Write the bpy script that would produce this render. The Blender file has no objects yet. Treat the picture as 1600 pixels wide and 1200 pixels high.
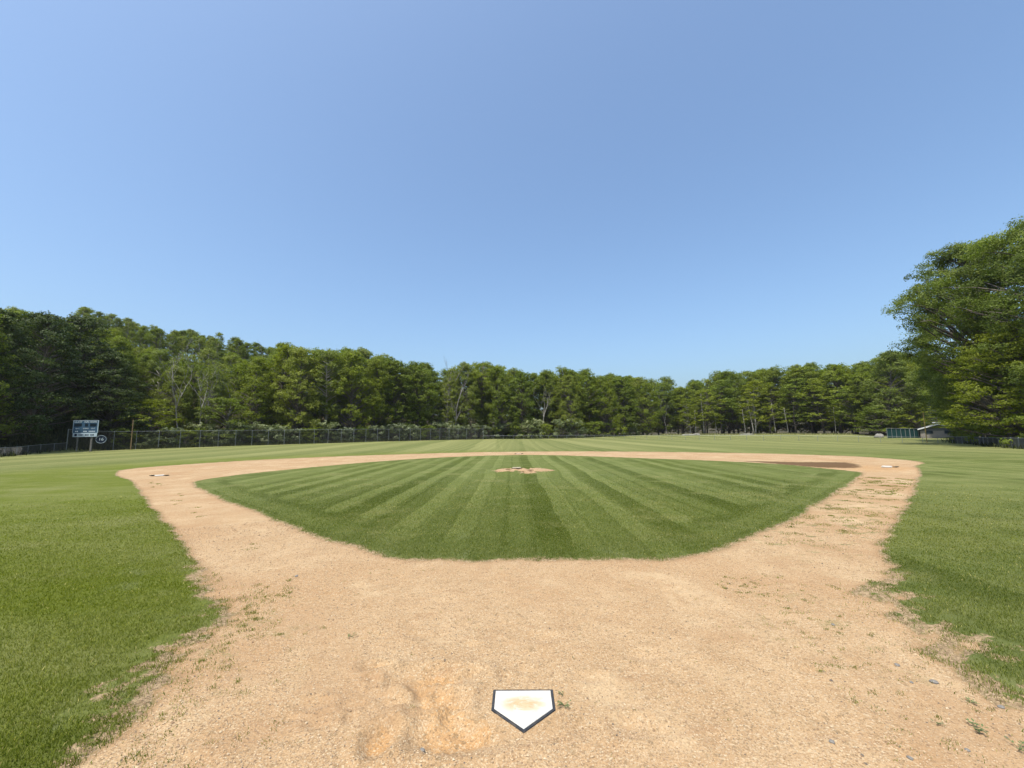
import bpy, math, random
import numpy as np
from mathutils import Vector, Matrix
R = math.radians
sc = bpy.context.scene
# ------------------------------------------------------------------ camera, sky, sun, exposure
CAM = (-0.0081, -3.0914, 1.9943)
FPX = 655.54
PIT, ROL, YAW = 0.118066, 0.012909, -0.013476
fwd = Vector((math.sin(YAW) * math.cos(PIT), math.cos(YAW) * math.cos(PIT), math.sin(PIT)))
rgt = Vector((math.cos(YAW), -math.sin(YAW), 0))
up = rgt.cross(fwd)
cr, sr = math.cos(ROL), math.sin(ROL)
RC = rgt * cr - up * sr
UC = rgt * sr + up * cr
cam_data = bpy.data.cameras.new('camera')
cam = bpy.data.objects.new('camera', cam_data)
sc.collection.objects.link(cam)
M = Matrix((RC, UC, -fwd)).transposed().to_4x4()
M.translation = Vector(CAM)
cam.matrix_world = M
cam_data.sensor_fit = 'HORIZONTAL'
cam_data.sensor_width = 36
cam_data.lens = 36 * FPX / 1600
cam_data.clip_start = 0.05
cam_data.clip_end = 3000
sc.camera = cam
SUN_EL, SUN_AZ = R(67), R(-146)          # azimuth measured from +Y (ahead) towards +X (right)
world = bpy.data.worlds.new('World')
sc.world = world
world.use_nodes = True
wn = world.node_tree.nodes
wl = world.node_tree.links
sky = wn.new('ShaderNodeTexSky')
sky.sky_type = 'NISHITA'
sky.sun_disc = False
sky.sun_elevation = SUN_EL
sky.sun_rotation = SUN_AZ
sky.altitude = 0
sky.air_density = 1.0
sky.dust_density = 4.0
sky.ozone_density = 3.0
wg = wn.new('ShaderNodeMix'); wg.data_type = 'RGBA'; wg.blend_type = 'MULTIPLY'; wg.inputs[0].default_value = 1
wl.new(sky.outputs[0], wg.inputs[6]); wg.inputs[7].default_value = (.945, 1.065, 1.10, 1)
wl.new(wg.outputs[2], wn['Background'].inputs[0])
wn['Background'].inputs[1].default_value = 0.147
sl = bpy.data.lights.new('sun', 'SUN')
sl.energy = 3.4
sl.angle = R(0.55)
sl.color = (1.0, 0.955, 0.88)
sun = bpy.data.objects.new('sun', sl)
sc.collection.objects.link(sun)
sd = Vector((math.sin(SUN_AZ) * math.cos(SUN_EL), math.cos(SUN_AZ) * math.cos(SUN_EL), math.sin(SUN_EL)))
sun.rotation_euler = (-sd).to_track_quat('-Z', 'Y').to_euler()
sun.location = sd * 100
sc.view_settings.view_transform = 'Standard'
sc.view_settings.look = 'None'
sc.view_settings.exposure = 0.6
sc.view_settings.gamma = 1.0
try:
    sc.cycles.max_bounces = 6
    sc.cycles.diffuse_bounces = 3
    sc.cycles.glossy_bounces = 2
    sc.cycles.transmission_bounces = 3
    sc.cycles.transparent_max_bounces = 8
except Exception:
    pass

# ------------------------------------------------------------------ helpers
rng = np.random.default_rng(7)
random.seed(7)
COL = sc.collection


def ray(px, py):
    a, b = px - 800, py - 600
    d = RC * (a / FPX) - UC * (b / FPX) + fwd
    return d


def at_z(px, py, Z):
    """world point seen at a pixel of the 1600x1200 photo, Z metres ahead of the camera"""
    d = ray(px, py)
    t = Z / d.y
    return Vector(CAM) + d * t


def new_obj(name, data=None, parent=None):
    o = bpy.data.objects.new(name, data)
    COL.objects.link(o)
    if parent is not None:
        o.parent = parent
    return o


def tag(o, label=None, cat=None, group=None, kind=None):
    if label: o['label'] = label
    if cat: o['category'] = cat
    if group: o['group'] = group
    if kind: o['kind'] = kind
    return o


def thing(name, label, cat, loc=(0, 0, 0), rz=0, group=None):
    o = new_obj(name)
    o.location = loc
    o.rotation_euler = (0, 0, rz)
    return tag(o, label, cat, group)


def mesh_np(name, V, quads=None, tris=None, mats=(), smooth=False, attrs=None, fattr=None):
    me = bpy.data.meshes.new(name)
    V = np.asarray(V, np.float32).reshape(-1, 3)
    q = np.zeros((0, 4), np.int32) if quads is None or len(quads) == 0 else np.asarray(quads, np.int32).reshape(-1, 4)
    t = np.zeros((0, 3), np.int32) if tris is None or len(tris) == 0 else np.asarray(tris, np.int32).reshape(-1, 3)
    me.vertices.add(len(V))
    me.vertices.foreach_set('co', V.ravel())
    nl = len(q) * 4 + len(t) * 3
    me.loops.add(nl)
    me.loops.foreach_set('vertex_index', np.concatenate([q.ravel(), t.ravel()]))
    me.polygons.add(len(q) + len(t))
    ls = np.concatenate([np.arange(len(q)) * 4, len(q) * 4 + np.arange(len(t)) * 3]).astype(np.int32)
    me.polygons.foreach_set('loop_start', ls)
    try:
        me.polygons.foreach_set('loop_total', np.concatenate([np.full(len(q), 4), np.full(len(t), 3)]).astype(np.int32))
    except Exception:
        pass
    me.polygons.foreach_set('use_smooth', np.full(len(q) + len(t), smooth))
    for k, v in (attrs or {}).items():
        a = me.attributes.new(k, 'FLOAT', 'POINT')
        a.data.foreach_set('value', np.asarray(v, np.float32))
    for m in mats:
        me.materials.append(m)
    me.update(calc_edges=True)
    me.validate()
    return me


class MB:
    """collects shapes into one mesh"""
    def __init__(s):
        s.v, s.q, s.t, s.n = [], [], [], 0

    def add(s, V, q=None, t=None):
        V = np.asarray(V, float).reshape(-1, 3)
        if q is not None and len(q): s.q.append(np.asarray(q, int).reshape(-1, 4) + s.n)
        if t is not None and len(t): s.t.append(np.asarray(t, int).reshape(-1, 3) + s.n)
        s.v.append(V); s.n += len(V)

    def box(s, c, size, rz=0, bev=0.0):
        x, y, z = [k / 2 for k in size]
        if bev <= 0:
            P = np.array([(-x, -y, -z), (x, -y, -z), (x, y, -z), (-x, y, -z), (-x, -y, z), (x, -y, z), (x, y, z), (-x, y, z)])
            F = [(0, 3, 2, 1), (4, 5, 6, 7), (0, 1, 5, 4), (1, 2, 6, 5), (2, 3, 7, 6), (3, 0, 4, 7)]
            T = None
        else:
            b = bev
            rings = []
            for zz, ins in ((-z, b), (-z + b, 0), (z - b, 0), (z, b)):
                X, Y = x - ins, y - ins
                cc = b * .4 if ins == 0 else 0
                rings.append([(-X + b, -Y, zz), (X - b, -Y, zz), (X, -Y + b, zz), (X, Y - b, zz), (X - b, Y, zz), (-X + b, Y, zz), (-X, Y - b, zz), (-X, -Y + b, zz)])
            P = np.array([p for r in rings for p in r])
            F = []
            for k in range(3):
                for i in range(8):
                    j = (i + 1) % 8
                    F.append((k * 8 + i, k * 8 + j, k * 8 + 8 + j, k * 8 + 8 + i))
            F += [(0, 7, 6, 1), (1, 6, 5, 2), (2, 5, 4, 3)]
            o = 24
            F += [(o, o + 1, o + 6, o + 7), (o + 1, o + 2, o + 5, o + 6), (o + 2, o + 3, o + 4, o + 5)]
        ca, sa = math.cos(rz), math.sin(rz)
        Q = P.copy()
        Q[:, 0] = P[:, 0] * ca - P[:, 1] * sa
        Q[:, 1] = P[:, 0] * sa + P[:, 1] * ca
        s.add(Q + np.array(c), F)

    def tube(s, pts, rad, k=6, cap=True):
        pts = np.asarray(pts, float)
        n = len(pts)
        rad = np.broadcast_to(rad, (n,)).astype(float)
        tan = np.gradient(pts, axis=0)
        tan /= np.linalg.norm(tan, axis=1)[:, None] + 1e-9
        ref = np.array([0, 0, 1.0]) if abs(tan[:, 2]).mean() < .7 else np.array([1.0, 0, 0])
        u = np.cross(tan, ref); u /= np.linalg.norm(u, axis=1)[:, None] + 1e-9
        w = np.cross(tan, u)
        a = np.arange(k) * 2 * np.pi / k
        V = pts[:, None] + rad[:, None, None] * (np.cos(a)[None, :, None] * u[:, None] + np.sin(a)[None, :, None] * w[:, None])
        V = V.reshape(-1, 3)
        F = []
        for i in range(n - 1):
            for j in range(k):
                l = (j + 1) % k
                F.append((i * k + j, i * k + l, (i + 1) * k + l, (i + 1) * k + j))
        T = []
        if cap:
            for j in range(1, k - 1):
                T.append((0, j + 1, j)); T.append(((n - 1) * k, (n - 1) * k + j, (n - 1) * k + j + 1))
        s.add(V, F, T)

    def prism(s, outline, z0, z1, inset=0.0):
        P = np.array(outline, float)
        n = len(P)
        c = P.mean(0)
        top = c + (P - c) * (1 - inset)
        V = np.concatenate([np.c_[P, np.full(n, z0)], np.c_[P, np.full(n, z1 - (z1 - z0) * .25)], np.c_[top, np.full(n, z1)], [[c[0], c[1], z1]]])
        F, T = [], []
        for k in range(2):
            for i in range(n):
                j = (i + 1) % n
                F.append((k * n + i, k * n + j, k * n + n + j, k * n + n + i))
        for i in range(n):
            T.append((2 * n + i, 2 * n + (i + 1) % n, 3 * n))
        s.add(V, F, T)

    def mesh(s, name, mats, smooth=False, attrs=None):
        return mesh_np(name, np.concatenate(s.v), np.concatenate(s.q) if s.q else None, np.concatenate(s.t) if s.t else None, mats, smooth, attrs)

    def build(s, name, mat, parent=None, smooth=False):
        return new_obj(name, s.mesh(name, [mat], smooth), parent)


# ------------------------------------------------------------------ materials
class NT:
    def __init__(s, name):
        s.m = bpy.data.materials.new(name); s.m.use_nodes = True
        s.t = s.m.node_tree; s.N = s.t.nodes; s.L = s.t.links
        s.N.clear()
        s.out = s.N.new('ShaderNodeOutputMaterial')
        s.pos = None

    def P(s):
        if s.pos is None:
            s.pos = s.N.new('ShaderNodeTexCoord').outputs['Object']
        return s.pos

    def link(s, a, b):
        if isinstance(a, (int, float)): b.default_value = a
        elif isinstance(a, tuple): b.default_value = a if len(a) == len(b.default_value) else (*a, 1)
        else: s.L.new(a, b)

    def noise(s, scale, detail=3, rough=.55, vec=None, dist=0.0, dims='3D', w=None):
        n = s.N.new('ShaderNodeTexNoise'); n.noise_dimensions = dims
        n.inputs['Scale'].default_value = scale; n.inputs['Detail'].default_value = detail
        n.inputs['Roughness'].default_value = rough; n.inputs['Distortion'].default_value = dist
        if dims != '1D': s.L.new(vec or s.P(), n.inputs['Vector'])
        if w is not None: s.link(w, n.inputs['W'])
        return n.outputs[0]

    def voro(s, scale, vec=None, out=0, feature='F1'):
        n = s.N.new('ShaderNodeTexVoronoi'); n.feature = feature
        n.inputs['Scale'].default_value = scale
        s.L.new(vec or s.P(), n.inputs['Vector'])
        return n.outputs[out]

    def math(s, op, a, b=0.0, c=None):
        n = s.N.new('ShaderNodeMath'); n.operation = op
        s.link(a, n.inputs[0]); s.link(b, n.inputs[1])
        if c is not None: s.link(c, n.inputs[2])
        return n.outputs[0]

    def ramp(s, f, a, b, lo=0.0, hi=1.0, smooth=True):
        n = s.N.new('ShaderNodeMapRange')
        n.interpolation_type = 'SMOOTHSTEP' if smooth else 'LINEAR'
        s.link(f, n.inputs[0])
        for i, v in enumerate((a, b, lo, hi)): n.inputs[i + 1].default_value = v
        return n.outputs[0]

    def mix(s, f, a, b, mode='MIX'):
        n = s.N.new('ShaderNodeMix'); n.data_type = 'RGBA'; n.blend_type = mode
        s.link(f, n.inputs[0]); s.link(a, n.inputs[6]); s.link(b, n.inputs[7])
        return n.outputs[2]

    def attr(s, name):
        n = s.N.new('ShaderNodeAttribute'); n.attribute_name = name
        return n.outputs['Fac']

    def xyz(s):
        n = s.N.new('ShaderNodeSeparateXYZ'); s.L.new(s.P(), n.inputs[0])
        return n.outputs

    def scalevec(s, sc3):
        n = s.N.new('ShaderNodeMapping'); n.inputs['Scale'].default_value = sc3
        s.L.new(s.P(), n.inputs[0])
        return n.outputs[0]

    def bump(s, h, strength, dist):
        n = s.N.new('ShaderNodeBump'); n.inputs['Strength'].default_value = strength
        n.inputs['Distance'].default_value = dist
        s.link(h, n.inputs['Height'])
        return n.outputs[0]

    def rnd(s):
        return s.N.new('ShaderNodeObjectInfo').outputs['Random']

    def bsdf(s, col, rough=.8, metal=0.0, normal=None, spec=.3):
        n = s.N.new('ShaderNodeBsdfPrincipled')
        s.link(col, n.inputs['Base Color']); s.link(rough, n.inputs['Roughness']); s.link(metal, n.inputs['Metallic'])
        n.inputs['Specular IOR Level'].default_value = spec
        if normal is not None: s.L.new(normal, n.inputs['Normal'])
        s.L.new(n.outputs[0], s.out.inputs[0])
        return n


def simple(name, col, rough=.7, metal=0.0, var=.25, scale=8, bump=.2, dirt=None):
    s = NT(name)
    n = s.noise(scale, 5, .6)
    c2 = tuple(k * (1 - var) for k in col)
    c = s.mix(s.ramp(n, .3, .7), c2, col)
    if dirt:
        c = s.mix(s.ramp(s.noise(scale * .4, 4, .7), .5, .75, 0, .8), c, dirt)
    s.bsdf(c, rough, metal, s.bump(n, bump, .01))
    return s.m


# ---- the turf colour, shared by the ground sheets and the grass blades
def turf_color(s):
    X, Y, Z = s.xyz()
    warp = s.noise(.05, 2, .5)
    warp2 = s.noise(.35, 2, .5)
    xw = s.math('ADD', X, s.math('MULTIPLY', warp, 1.4))
    xw = s.math('ADD', xw, s.math('MULTIPLY', warp2, .28))
    jit = s.math('MULTIPLY', s.math('SUBTRACT', s.noise(3.0, 3, .6), .5), .16)

    def passes(coord, width, off):
        """light and dark mower passes with a thin dark wheel line between them"""
        u = s.math('ADD', s.math('DIVIDE', s.math('ADD', coord, jit), width), off)
        fl = s.math('FLOOR', u)
        fr = s.math('SUBTRACT', u, fl)
        wn_ = s.N.new('ShaderNodeTexWhiteNoise'); wn_.noise_dimensions = '1D'
        s.L.new(fl, wn_.inputs['W'])
        w2_ = s.N.new('ShaderNodeTexWhiteNoise'); w2_.noise_dimensions = '1D'
        s.L.new(s.math('ADD', fl, 1.0), w2_.inputs['W'])
        n0 = s.mix(s.ramp(fr, .93, 1.0), wn_.outputs['Value'], w2_.outputs['Value'])
        alt = s.math('PINGPONG', fl, 1.0)
        v = s.math('ADD', s.math('MULTIPLY', n0, .62), s.math('MULTIPLY', alt, .38))
        line = s.ramp(s.math('ABSOLUTE', s.math('SUBTRACT', fr, .88)), .03, .14)
        return s.math('MULTIPLY', s.ramp(v, .15, .80, 0, 1), s.ramp(line, 0, 1, .35, 1, False))
    st = s.math('ADD', s.math('MULTIPLY', passes(xw, .62, 50.3), .74), s.math('MULTIPLY', passes(xw, 2.3, 20.1), .26))
    sdi = s.attr('sd_infield')                      # >0 inside the infield grass
    ring = passes(sdi, .62, 10.55)
    rw = s.math('ADD', 1.25, s.math('MULTIPLY', s.math('SUBTRACT', s.noise(.35, 2), .5), 2.2))
    ringmask = s.math('MULTIPLY', s.ramp(sdi, 0, .05), s.ramp(s.math('SUBTRACT', sdi, rw), .12, -.12, 0, 1))
    ringmask = s.math('MULTIPLY', s.math('MULTIPLY', ringmask, s.ramp(Y, 27, 20, 0, 1)), s.ramp(s.math('ABSOLUTE', X), 2.6, 5.0))
    st = s.mix(ringmask, st, ring)
    st = s.mix(s.math('MULTIPLY', s.ramp(s.math('ADD', sdi, s.math('MULTIPLY', warp2, .8)), 2.2, .9, 0, .6), s.ramp(sdi, -.05, .05)), st, (.36, .36, .36))
    big = s.noise(.14, 3, .55)
    mid = s.noise(.9, 4, .65)
    stretch = s.noise(1.0, 4, .6, vec=s.scalevec((2.2, .55, 1)))
    fine2 = s.noise(14, 4, .7)
    dark = s.mix(s.ramp(big, .35, .65), (.046, .062, .008), (.060, .076, .008))
    light = s.mix(s.ramp(mid, .35, .65), (.165, .188, .058), (.200, .212, .075))
    sf = s.math('MULTIPLY', st, s.ramp(stretch, .3, .7, .72, 1.0))
    # foul ground on the left close to the dirt is lush and unstriped
    sdd = s.attr('sd_dirt')
    lush = s.math('MULTIPLY', s.ramp(s.math('ADD', sdd, s.math('MULTIPLY', mid, 5.0)), -6.5, -1.5), s.ramp(X, -1.5, -4.5))
    lush = s.math('MULTIPLY', lush, s.ramp(sdi, -.3, -.6))
    calm = s.math('MULTIPLY', s.ramp(sdi, -.2, -.5), s.ramp(Y, 20, 9, 0, .42))
    sf = s.mix(calm, sf, (.42, .42, .42))
    sf = s.math('MULTIPLY', sf, s.ramp(lush, 0, 1, 1, .4))
    c = s.mix(sf, dark, light)
    c = s.mix(s.math('MULTIPLY', lush, .7), c, (.118, .140, .007))
    broad = s.math('ADD', s.math('MULTIPLY', passes(s.math('ADD', xw, s.math('MULTIPLY', Y, .05)), 4.3, 31.7), .62), s.math('MULTIPLY', st, .38))
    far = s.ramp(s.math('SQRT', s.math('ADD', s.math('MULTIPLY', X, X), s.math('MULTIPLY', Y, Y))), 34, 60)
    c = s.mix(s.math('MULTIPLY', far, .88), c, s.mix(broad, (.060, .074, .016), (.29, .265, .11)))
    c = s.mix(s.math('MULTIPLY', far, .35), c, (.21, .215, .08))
    c = s.mix(s.math('MULTIPLY', s.ramp(far, 0, 1, 1, .3), s.ramp(s.noise(.45, 5, .7), .50, .70, 0, .6)), c, (.20, .195, .075))        # dry straw patches
    c = s.mix(s.math('MULTIPLY', s.ramp(far, 0, 1, 1, .2), s.ramp(s.noise(.75, 5, .75, dist=.8), .56, .68, 0, .5)), c, (.165, .18, .08))    # greyish clover
    c = s.mix(s.math('MULTIPLY', s.math('MULTIPLY', s.ramp(sdi, -.2, -.5), s.ramp(far, 0, .6, 1, 0)), s.ramp(s.noise(.33, 4, .6, vec=s.scalevec((.5, 1.6, 1))), .42, .66, 0, .6)), c, (.19, .195, .065))
    c = s.mix(s.ramp(fine2, .3, .72, 0, .45), c, (.05, .07, .010))
    return c, fine2, mid


def turf_mat(name):
    s = NT(name)
    c, f, mid = turf_color(s)
    grit = s.noise(60, 3, .7)
    c = s.mix(s.ramp(grit, .35, .7, 0, .25), c, (.20, .21, .075))
    sdd = s.attr('sd_dirt')
    # ragged worn margin: soil shows between the tufts beside the dirt
    X, Y, Z = s.xyz()
    edge = s.math('ADD', sdd, s.math('MULTIPLY', s.math('SUBTRACT', s.noise(9, 6, .75), .5), .25))
    corner = s.math('MULTIPLY', s.ramp(s.math('ABSOLUTE', X), 2.3, 3.2), s.ramp(Y, 4.2, 1.8))
    edge = s.math('ADD', edge, s.math('MULTIPLY', corner, s.math('ADD', .12, s.math('MULTIPLY', s.math('SUBTRACT', s.noise(7, 5, .8), .5), 1.2))))
    worn = s.ramp(edge, -.10, .0)
    soil = s.mix(s.ramp(s.noise(24, 4, .7), .3, .7), (.17, .115, .06), (.42, .30, .175))
    c = s.mix(worn, c, soil)
    h = s.math('ADD', s.math('MULTIPLY', s.noise(35, 4, .75), .7), s.math('MULTIPLY', f, .3))
    s.bsdf(c, .95, 0, s.bump(h, .9, .05), spec=.1)
    return s.m


def dirt_mat():
    s = NT('infield_mix')
    big = s.noise(.28, 4, .6)
    mid = s.noise(1.6, 5, .65)
    c = s.mix(s.ramp(mid, .3, .7), (.45, .285, .155), (.57, .385, .225))
    c = s.mix(s.ramp(big, .40, .60, 0, .9), c, (.47, .285, .15))
    org = s.attr('orange')
    c = s.mix(s.ramp(s.math('ADD', org, s.math('MULTIPLY', s.math('SUBTRACT', s.noise(4.5, 6, .8, dist=1.0), .5), 2.4)), .5, .95, 0, .85), c, (.55, .30, .125))
    X, Y, Z = s.xyz()
    pale = s.ramp(s.noise(.5, 5, .7), .45, .7, 0, .6)
    c = s.mix(pale, c, (.62, .45, .28))
    # stony grains
    v = s.voro(85, out=1)
    sep = s.N.new('ShaderNodeSeparateColor'); s.L.new(v, sep.inputs[0])
    c = s.mix(s.ramp(sep.outputs[0], .72, .98, 0, .5, False), c, (.74, .62, .46))
    c = s.mix(s.ramp(sep.outputs[1], .80, .98, 0, .65, False), c, (.20, .125, .07))
    v2 = s.voro(34, out=1)
    sep2 = s.N.new('ShaderNodeSeparateColor'); s.L.new(v2, sep2.inputs[0])
    c = s.mix(s.ramp(sep2.outputs[0], .90, .99, 0, .5, False), c, (.22, .15, .085))
    g = s.noise(95, 3, .85)
    c = s.mix(s.ramp(g, .47, .66, 0, .62), c, (.235, .165, .095))
    c = s.mix(s.ramp(g, .46, .32, 0, .4), c, (.72, .57, .40))
    # rake marks, scuffs
    sc_ = s.noise(2.2, 5, .7, vec=s.scalevec((.6, 2.4, 1)), dist=.8)
    c = s.mix(s.ramp(sc_, .56, .70, 0, .5), c, (.36, .21, .115))
    sc2 = s.noise(6.0, 5, .75, vec=s.scalevec((.8, 1.8, 1)), dist=1.2)
    c = s.mix(s.ramp(sc2, .60, .70, 0, .45), c, (.34, .215, .125))
    c = s.mix(s.ramp(sc2, .40, .28, 0, .4), c, (.68, .52, .34))
    bg2 = s.noise(.55, 5, .65, dist=.5)
    c = s.mix(s.ramp(bg2, .50, .64, 0, .5), c, (.40, .245, .135))
    c = s.mix(s.ramp(bg2, .44, .32, 0, .5), c, (.62, .46, .29))
    # damp patch behind first base, and shade painted into the mound holes
    wet_shade = s.attr('wet_shade')
    wf = s.ramp(s.math('ADD', wet_shade, s.math('MULTIPLY', s.math('SUBTRACT', s.noise(2.2, 6, .78), .5), 1.5)), .40, .72)
    c = s.mix(s.math('MULTIPLY', wf, .93), c, (.125, .070, .032))
    # creeping green near the margins
    sdd = s.attr('sd_dirt')
    e = s.math('ADD', sdd, s.math('MULTIPLY', s.math('SUBTRACT', s.noise(9, 6, .75), .5), .3))
    c = s.mix(s.ramp(e, .16, .0, 0, .6), c, (.30, .18, .095))
    gr = s.ramp(e, .05, -.03)
    c = s.mix(s.math('MULTIPLY', gr, s.ramp(s.noise(9, 4, .7), .35, .6)), c, (.12, .14, .045))
    wd = s.attr('weedy')
    wf2 = s.math('MULTIPLY', s.ramp(wd, .1, .8), s.ramp(s.noise(3.2, 5, .75, vec=s.scalevec((.7, 1.3, 1))), .55, .62))
    c = s.mix(s.math('MULTIPLY', wf2, .8), c, (.16, .17, .06))
    c = s.mix(1.0, c, (.735, .728, .672), 'MULTIPLY')
    h = s.math('ADD', s.math('MULTIPLY', s.noise(70, 4, .8), .5), s.math('MULTIPLY', s.noise(9, 4, .6), 1.0))
    h = s.math('ADD', h, s.math('MULTIPLY', s.voro(60), .5))
    s.bsdf(c, .95, 0, s.bump(h, .55, .018), spec=.15)
    return s.m


def floor_mat():
    s = NT('leaf_litter')
    n = s.noise(.5, 5, .7)
    c = s.mix(s.ramp(n, .35, .65), (.035, .028, .016), (.09, .07, .04))
    c = s.mix(s.ramp(s.noise(.9, 5, .7), .5, .7), c, (.035, .06, .018))
    s.bsdf(c, .95, 0, s.bump(s.noise(6, 5, .7), 1, .3), spec=.1)
    return s.m


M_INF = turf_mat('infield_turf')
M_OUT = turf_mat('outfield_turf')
M_DIRT = dirt_mat()
M_FLOOR = floor_mat()
M_STEEL = simple('galvanised_steel', (.26, .275, .275), .5, .35, .2, 10)
M_WIRE = simple('chain_link_wire', (.10, .10, .10), .6, .4, .2, 10)
M_WIRE_G = simple('green_windscreen', (.01, .06, .06), .8, 0, .4, 3)

# ------------------------------------------------------------------ field geometry (world metres, home plate tip at 0,0)
DIRT_OUT = [(-2.74, -.31), (-2.86, .16), (-2.89, .73), (-3.24, 1.5), (-3.6, 2.27), (-3.95, 2.59), (-4.65, 3.36), (-6.34, 5.06), (-8.94, 7.62),
            (-13.12, 11.73), (-18.3, 16.9), (-20.2, 18.4), (-23.4, 21.4), (-25.6, 24.4), (-25.3, 28.6), (-22.9, 33.3), (-18.8, 37.4), (-13.6, 40.6),
            (-7.7, 43.0), (-3.6, 43.9), (.67, 44.0), (6.2, 42.9), (12.1, 40.4), (17.0, 37.4), (21.4, 34.0), (24.1, 30.1), (24.9, 27.2),
            (24.0, 22.7), (21.3, 20.15), (18.4, 16.8), (15.6, 13.9), (11.1, 9.35), (9.2, 7.46), (7.25, 5.54), (6.33, 4.61), (5.47, 3.54),
            (4.84, 2.86), (4.48, 2.31), (3.98, 1.54), (3.85, 1.03), (3.8, .67), (3.72, .33), (3.7, -1.2), (2.9, -2.8), (1.4, -3.9), (-.4, -4.1), (-1.9, -3.4), (-2.7, -2.0)]
INF = [(-14.57, 15.69), (-15.1, 16.9), (-15.1, 18.6), (-14.6, 21.14), (-13.5, 24.2), (-11.9, 27.6), (-9.84, 31.0), (-6.35, 34.6), (-3.05, 36.6), (.57, 37.0),
       (3.95, 35.2), (6.9, 32.4), (9.5, 29.6), (12.6, 26.6), (15.2, 23.2), (15.7, 20.4), (15.9, 18.2), (15.9, 16.9), (15.12, 15.94), (12.39, 13.08), (8.84, 9.48), (6.61, 7.2),
       (4.94, 5.64), (3.78, 4.61), (2.96, 4.02), (2.15, 3.73), (1.38, 3.82), (.67, 3.81), (.07, 3.93), (-.64, 3.78), (-1.27, 3.93), (-1.77, 3.85),
       (-2.24, 4.03), (-2.87, 4.59), (-3.97, 5.46), (-5.21, 6.57), (-7.07, 8.38), (-9.42, 10.49), (-12.31, 13.35)]


def smooth_poly(P, k=4):
    P = np.array(P, float); n = len(P); out = []
    for i in range(n):
        p0, p1, p2, p3 = P[i - 1], P[i], P[(i + 1) % n], P[(i + 2) % n]
        for j in range(k):
            t = j / k
            out.append(.5 * ((2 * p1) + (-p0 + p2) * t + (2 * p0 - 5 * p1 + 4 * p2 - p3) * t * t + (-p0 + 3 * p1 - 3 * p2 + p3) * t ** 3))
    return np.array(out)


DIRT_OUT = smooth_poly(DIRT_OUT, 3)
INF = smooth_poly(INF, 3)
for _ in range(3):
    INF = .5 * INF + .25 * (np.roll(INF, 1, 0) + np.roll(INF, -1, 0))


def sdist(P, poly):
    """signed distance, positive inside"""
    P = np.asarray(P, float)
    out = np.empty(len(P))
    A = poly; B = np.roll(poly, -1, axis=0); D = B - A; L2 = (D ** 2).sum(1)
    for s in range(0, len(P), 20000):
        p = P[s:s + 20000]
        v = p[:, None] - A[None]
        t = np.clip((v * D[None]).sum(2) / L2[None], 0, 1)
        d = np.sqrt(((v - t[..., None] * D[None]) ** 2).sum(2)).min(1)
        cond = ((A[None, :, 1] > p[:, 1:2]) != (B[None, :, 1] > p[:, 1:2]))
        xi = A[None, :, 0] + (p[:, 1:2] - A[None, :, 1]) * D[None, :, 0] / np.where(np.abs(D[None, :, 1]) < 1e-9, 1e-9, D[None, :, 1])
        ins = ((cond & (p[:, 0:1] < xi)).sum(1) % 2) == 1
        out[s:s + 20000] = np.where(ins, d, -d)
    return out


def ss(x, a, b):
    t = np.clip((x - a) / (b - a), 0, 1)
    return t * t * (3 - 2 * t)


# fence lines: (photo column, metres ahead, photo row of the foot)
TALL = [(103, 64, 706.6), (190, 71, 703), (300, 78, 699.3), (400, 87, 696), (500, 95, 693), (600, 106, 690), (680, 116, 688), (755, 127, 686.4)]
LOWC = [(755, 127, 686.4), (820, 127, 686.2), (900, 116, 686.4), (1000, 102, 687.3), (1100, 92, 688), (1200, 87, 688.6), (1300, 80, 690), (1390, 74, 691.5), (1440, 73, 692.3), (1489, 74, 693)]
LOWR = [(1489, 74, 693), (1530, 62, 695.6), (1590, 46, 702), (1680, 34, 712), (1850, 22, 740)]
LOWL = [(103, 64, 706.6), (50, 57, 710), (0, 50, 714), (-120, 40, 724), (-320, 28, 745)]
ctl = []
for L in (TALL, LOWC, LOWR[:3], LOWL[:3]):
    for px, Z, py in L:
        p = at_z(px, py, Z); ctl.append((p.x, p.y, p.z))
for px, py, Z in [(960, 682, 142), (1000, 680, 150), (1100, 679.5, 150), (1200, 678.8, 145), (1300, 679, 135), (1380, 683.5, 106), (1440, 685, 104), (870, 684, 150), (480, 688, 130), (250, 694, 120), (50, 704, 90), (1590, 694, 70)]:
    p = at_z(px, py, Z); ctl.append((p.x, p.y, p.z))
ctl = np.array(ctl)
HAZ = np.radians([-75, -51, -44, -38, -32, -18, -6, 2, 10, 75])
HH = np.array([32, 32, 31, 28, 22, 14, 9, 4, 0, 0.0])
RFZ = np.radians([-75, -51, -43, -38, -32, -18, -5, 75])
RFR = np.array([70, 80, 98, 100, 104, 112, 130, 150.0])
PITS = [(-.75, .62, .30, .15, .030), (-.62, .28, .20, .13, .022), (-.46, -.02, .34, .17, .034), (-.95, -.10, .10, .14, .03), (-1.25, .80, .13, .06, .022), (-.80, .42, .14, .05, .02),
        (-.38, .72, .10, .06, .012), (-.15, .52, .07, .04, .010), (-.50, .15, .10, .05, .014), (.55, .62, .13, .08, .010), (.75, .05, .16, .1, .012), (-.25, .3, .1, .06, .012), (1.1, .95, .16, .09, .010), (-1.6, .3, .13, .08, .012), (.2, 1.3, .2, .1, .012)]
_r = np.random.default_rng(12)
for _ in range(46):
    PITS.append((_r.normal(-.72, .42), _r.normal(.38, .38), _r.uniform(.045, .10), _r.uniform(.035, .07), _r.uniform(.006, .013)))
for _ in range(70):
    PITS.append((_r.uniform(-2.6, 3.0), _r.uniform(-.6, 3.2), _r.uniform(.06, .15), _r.uniform(.05, .1), _r.uniform(.003, .008)))
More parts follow.
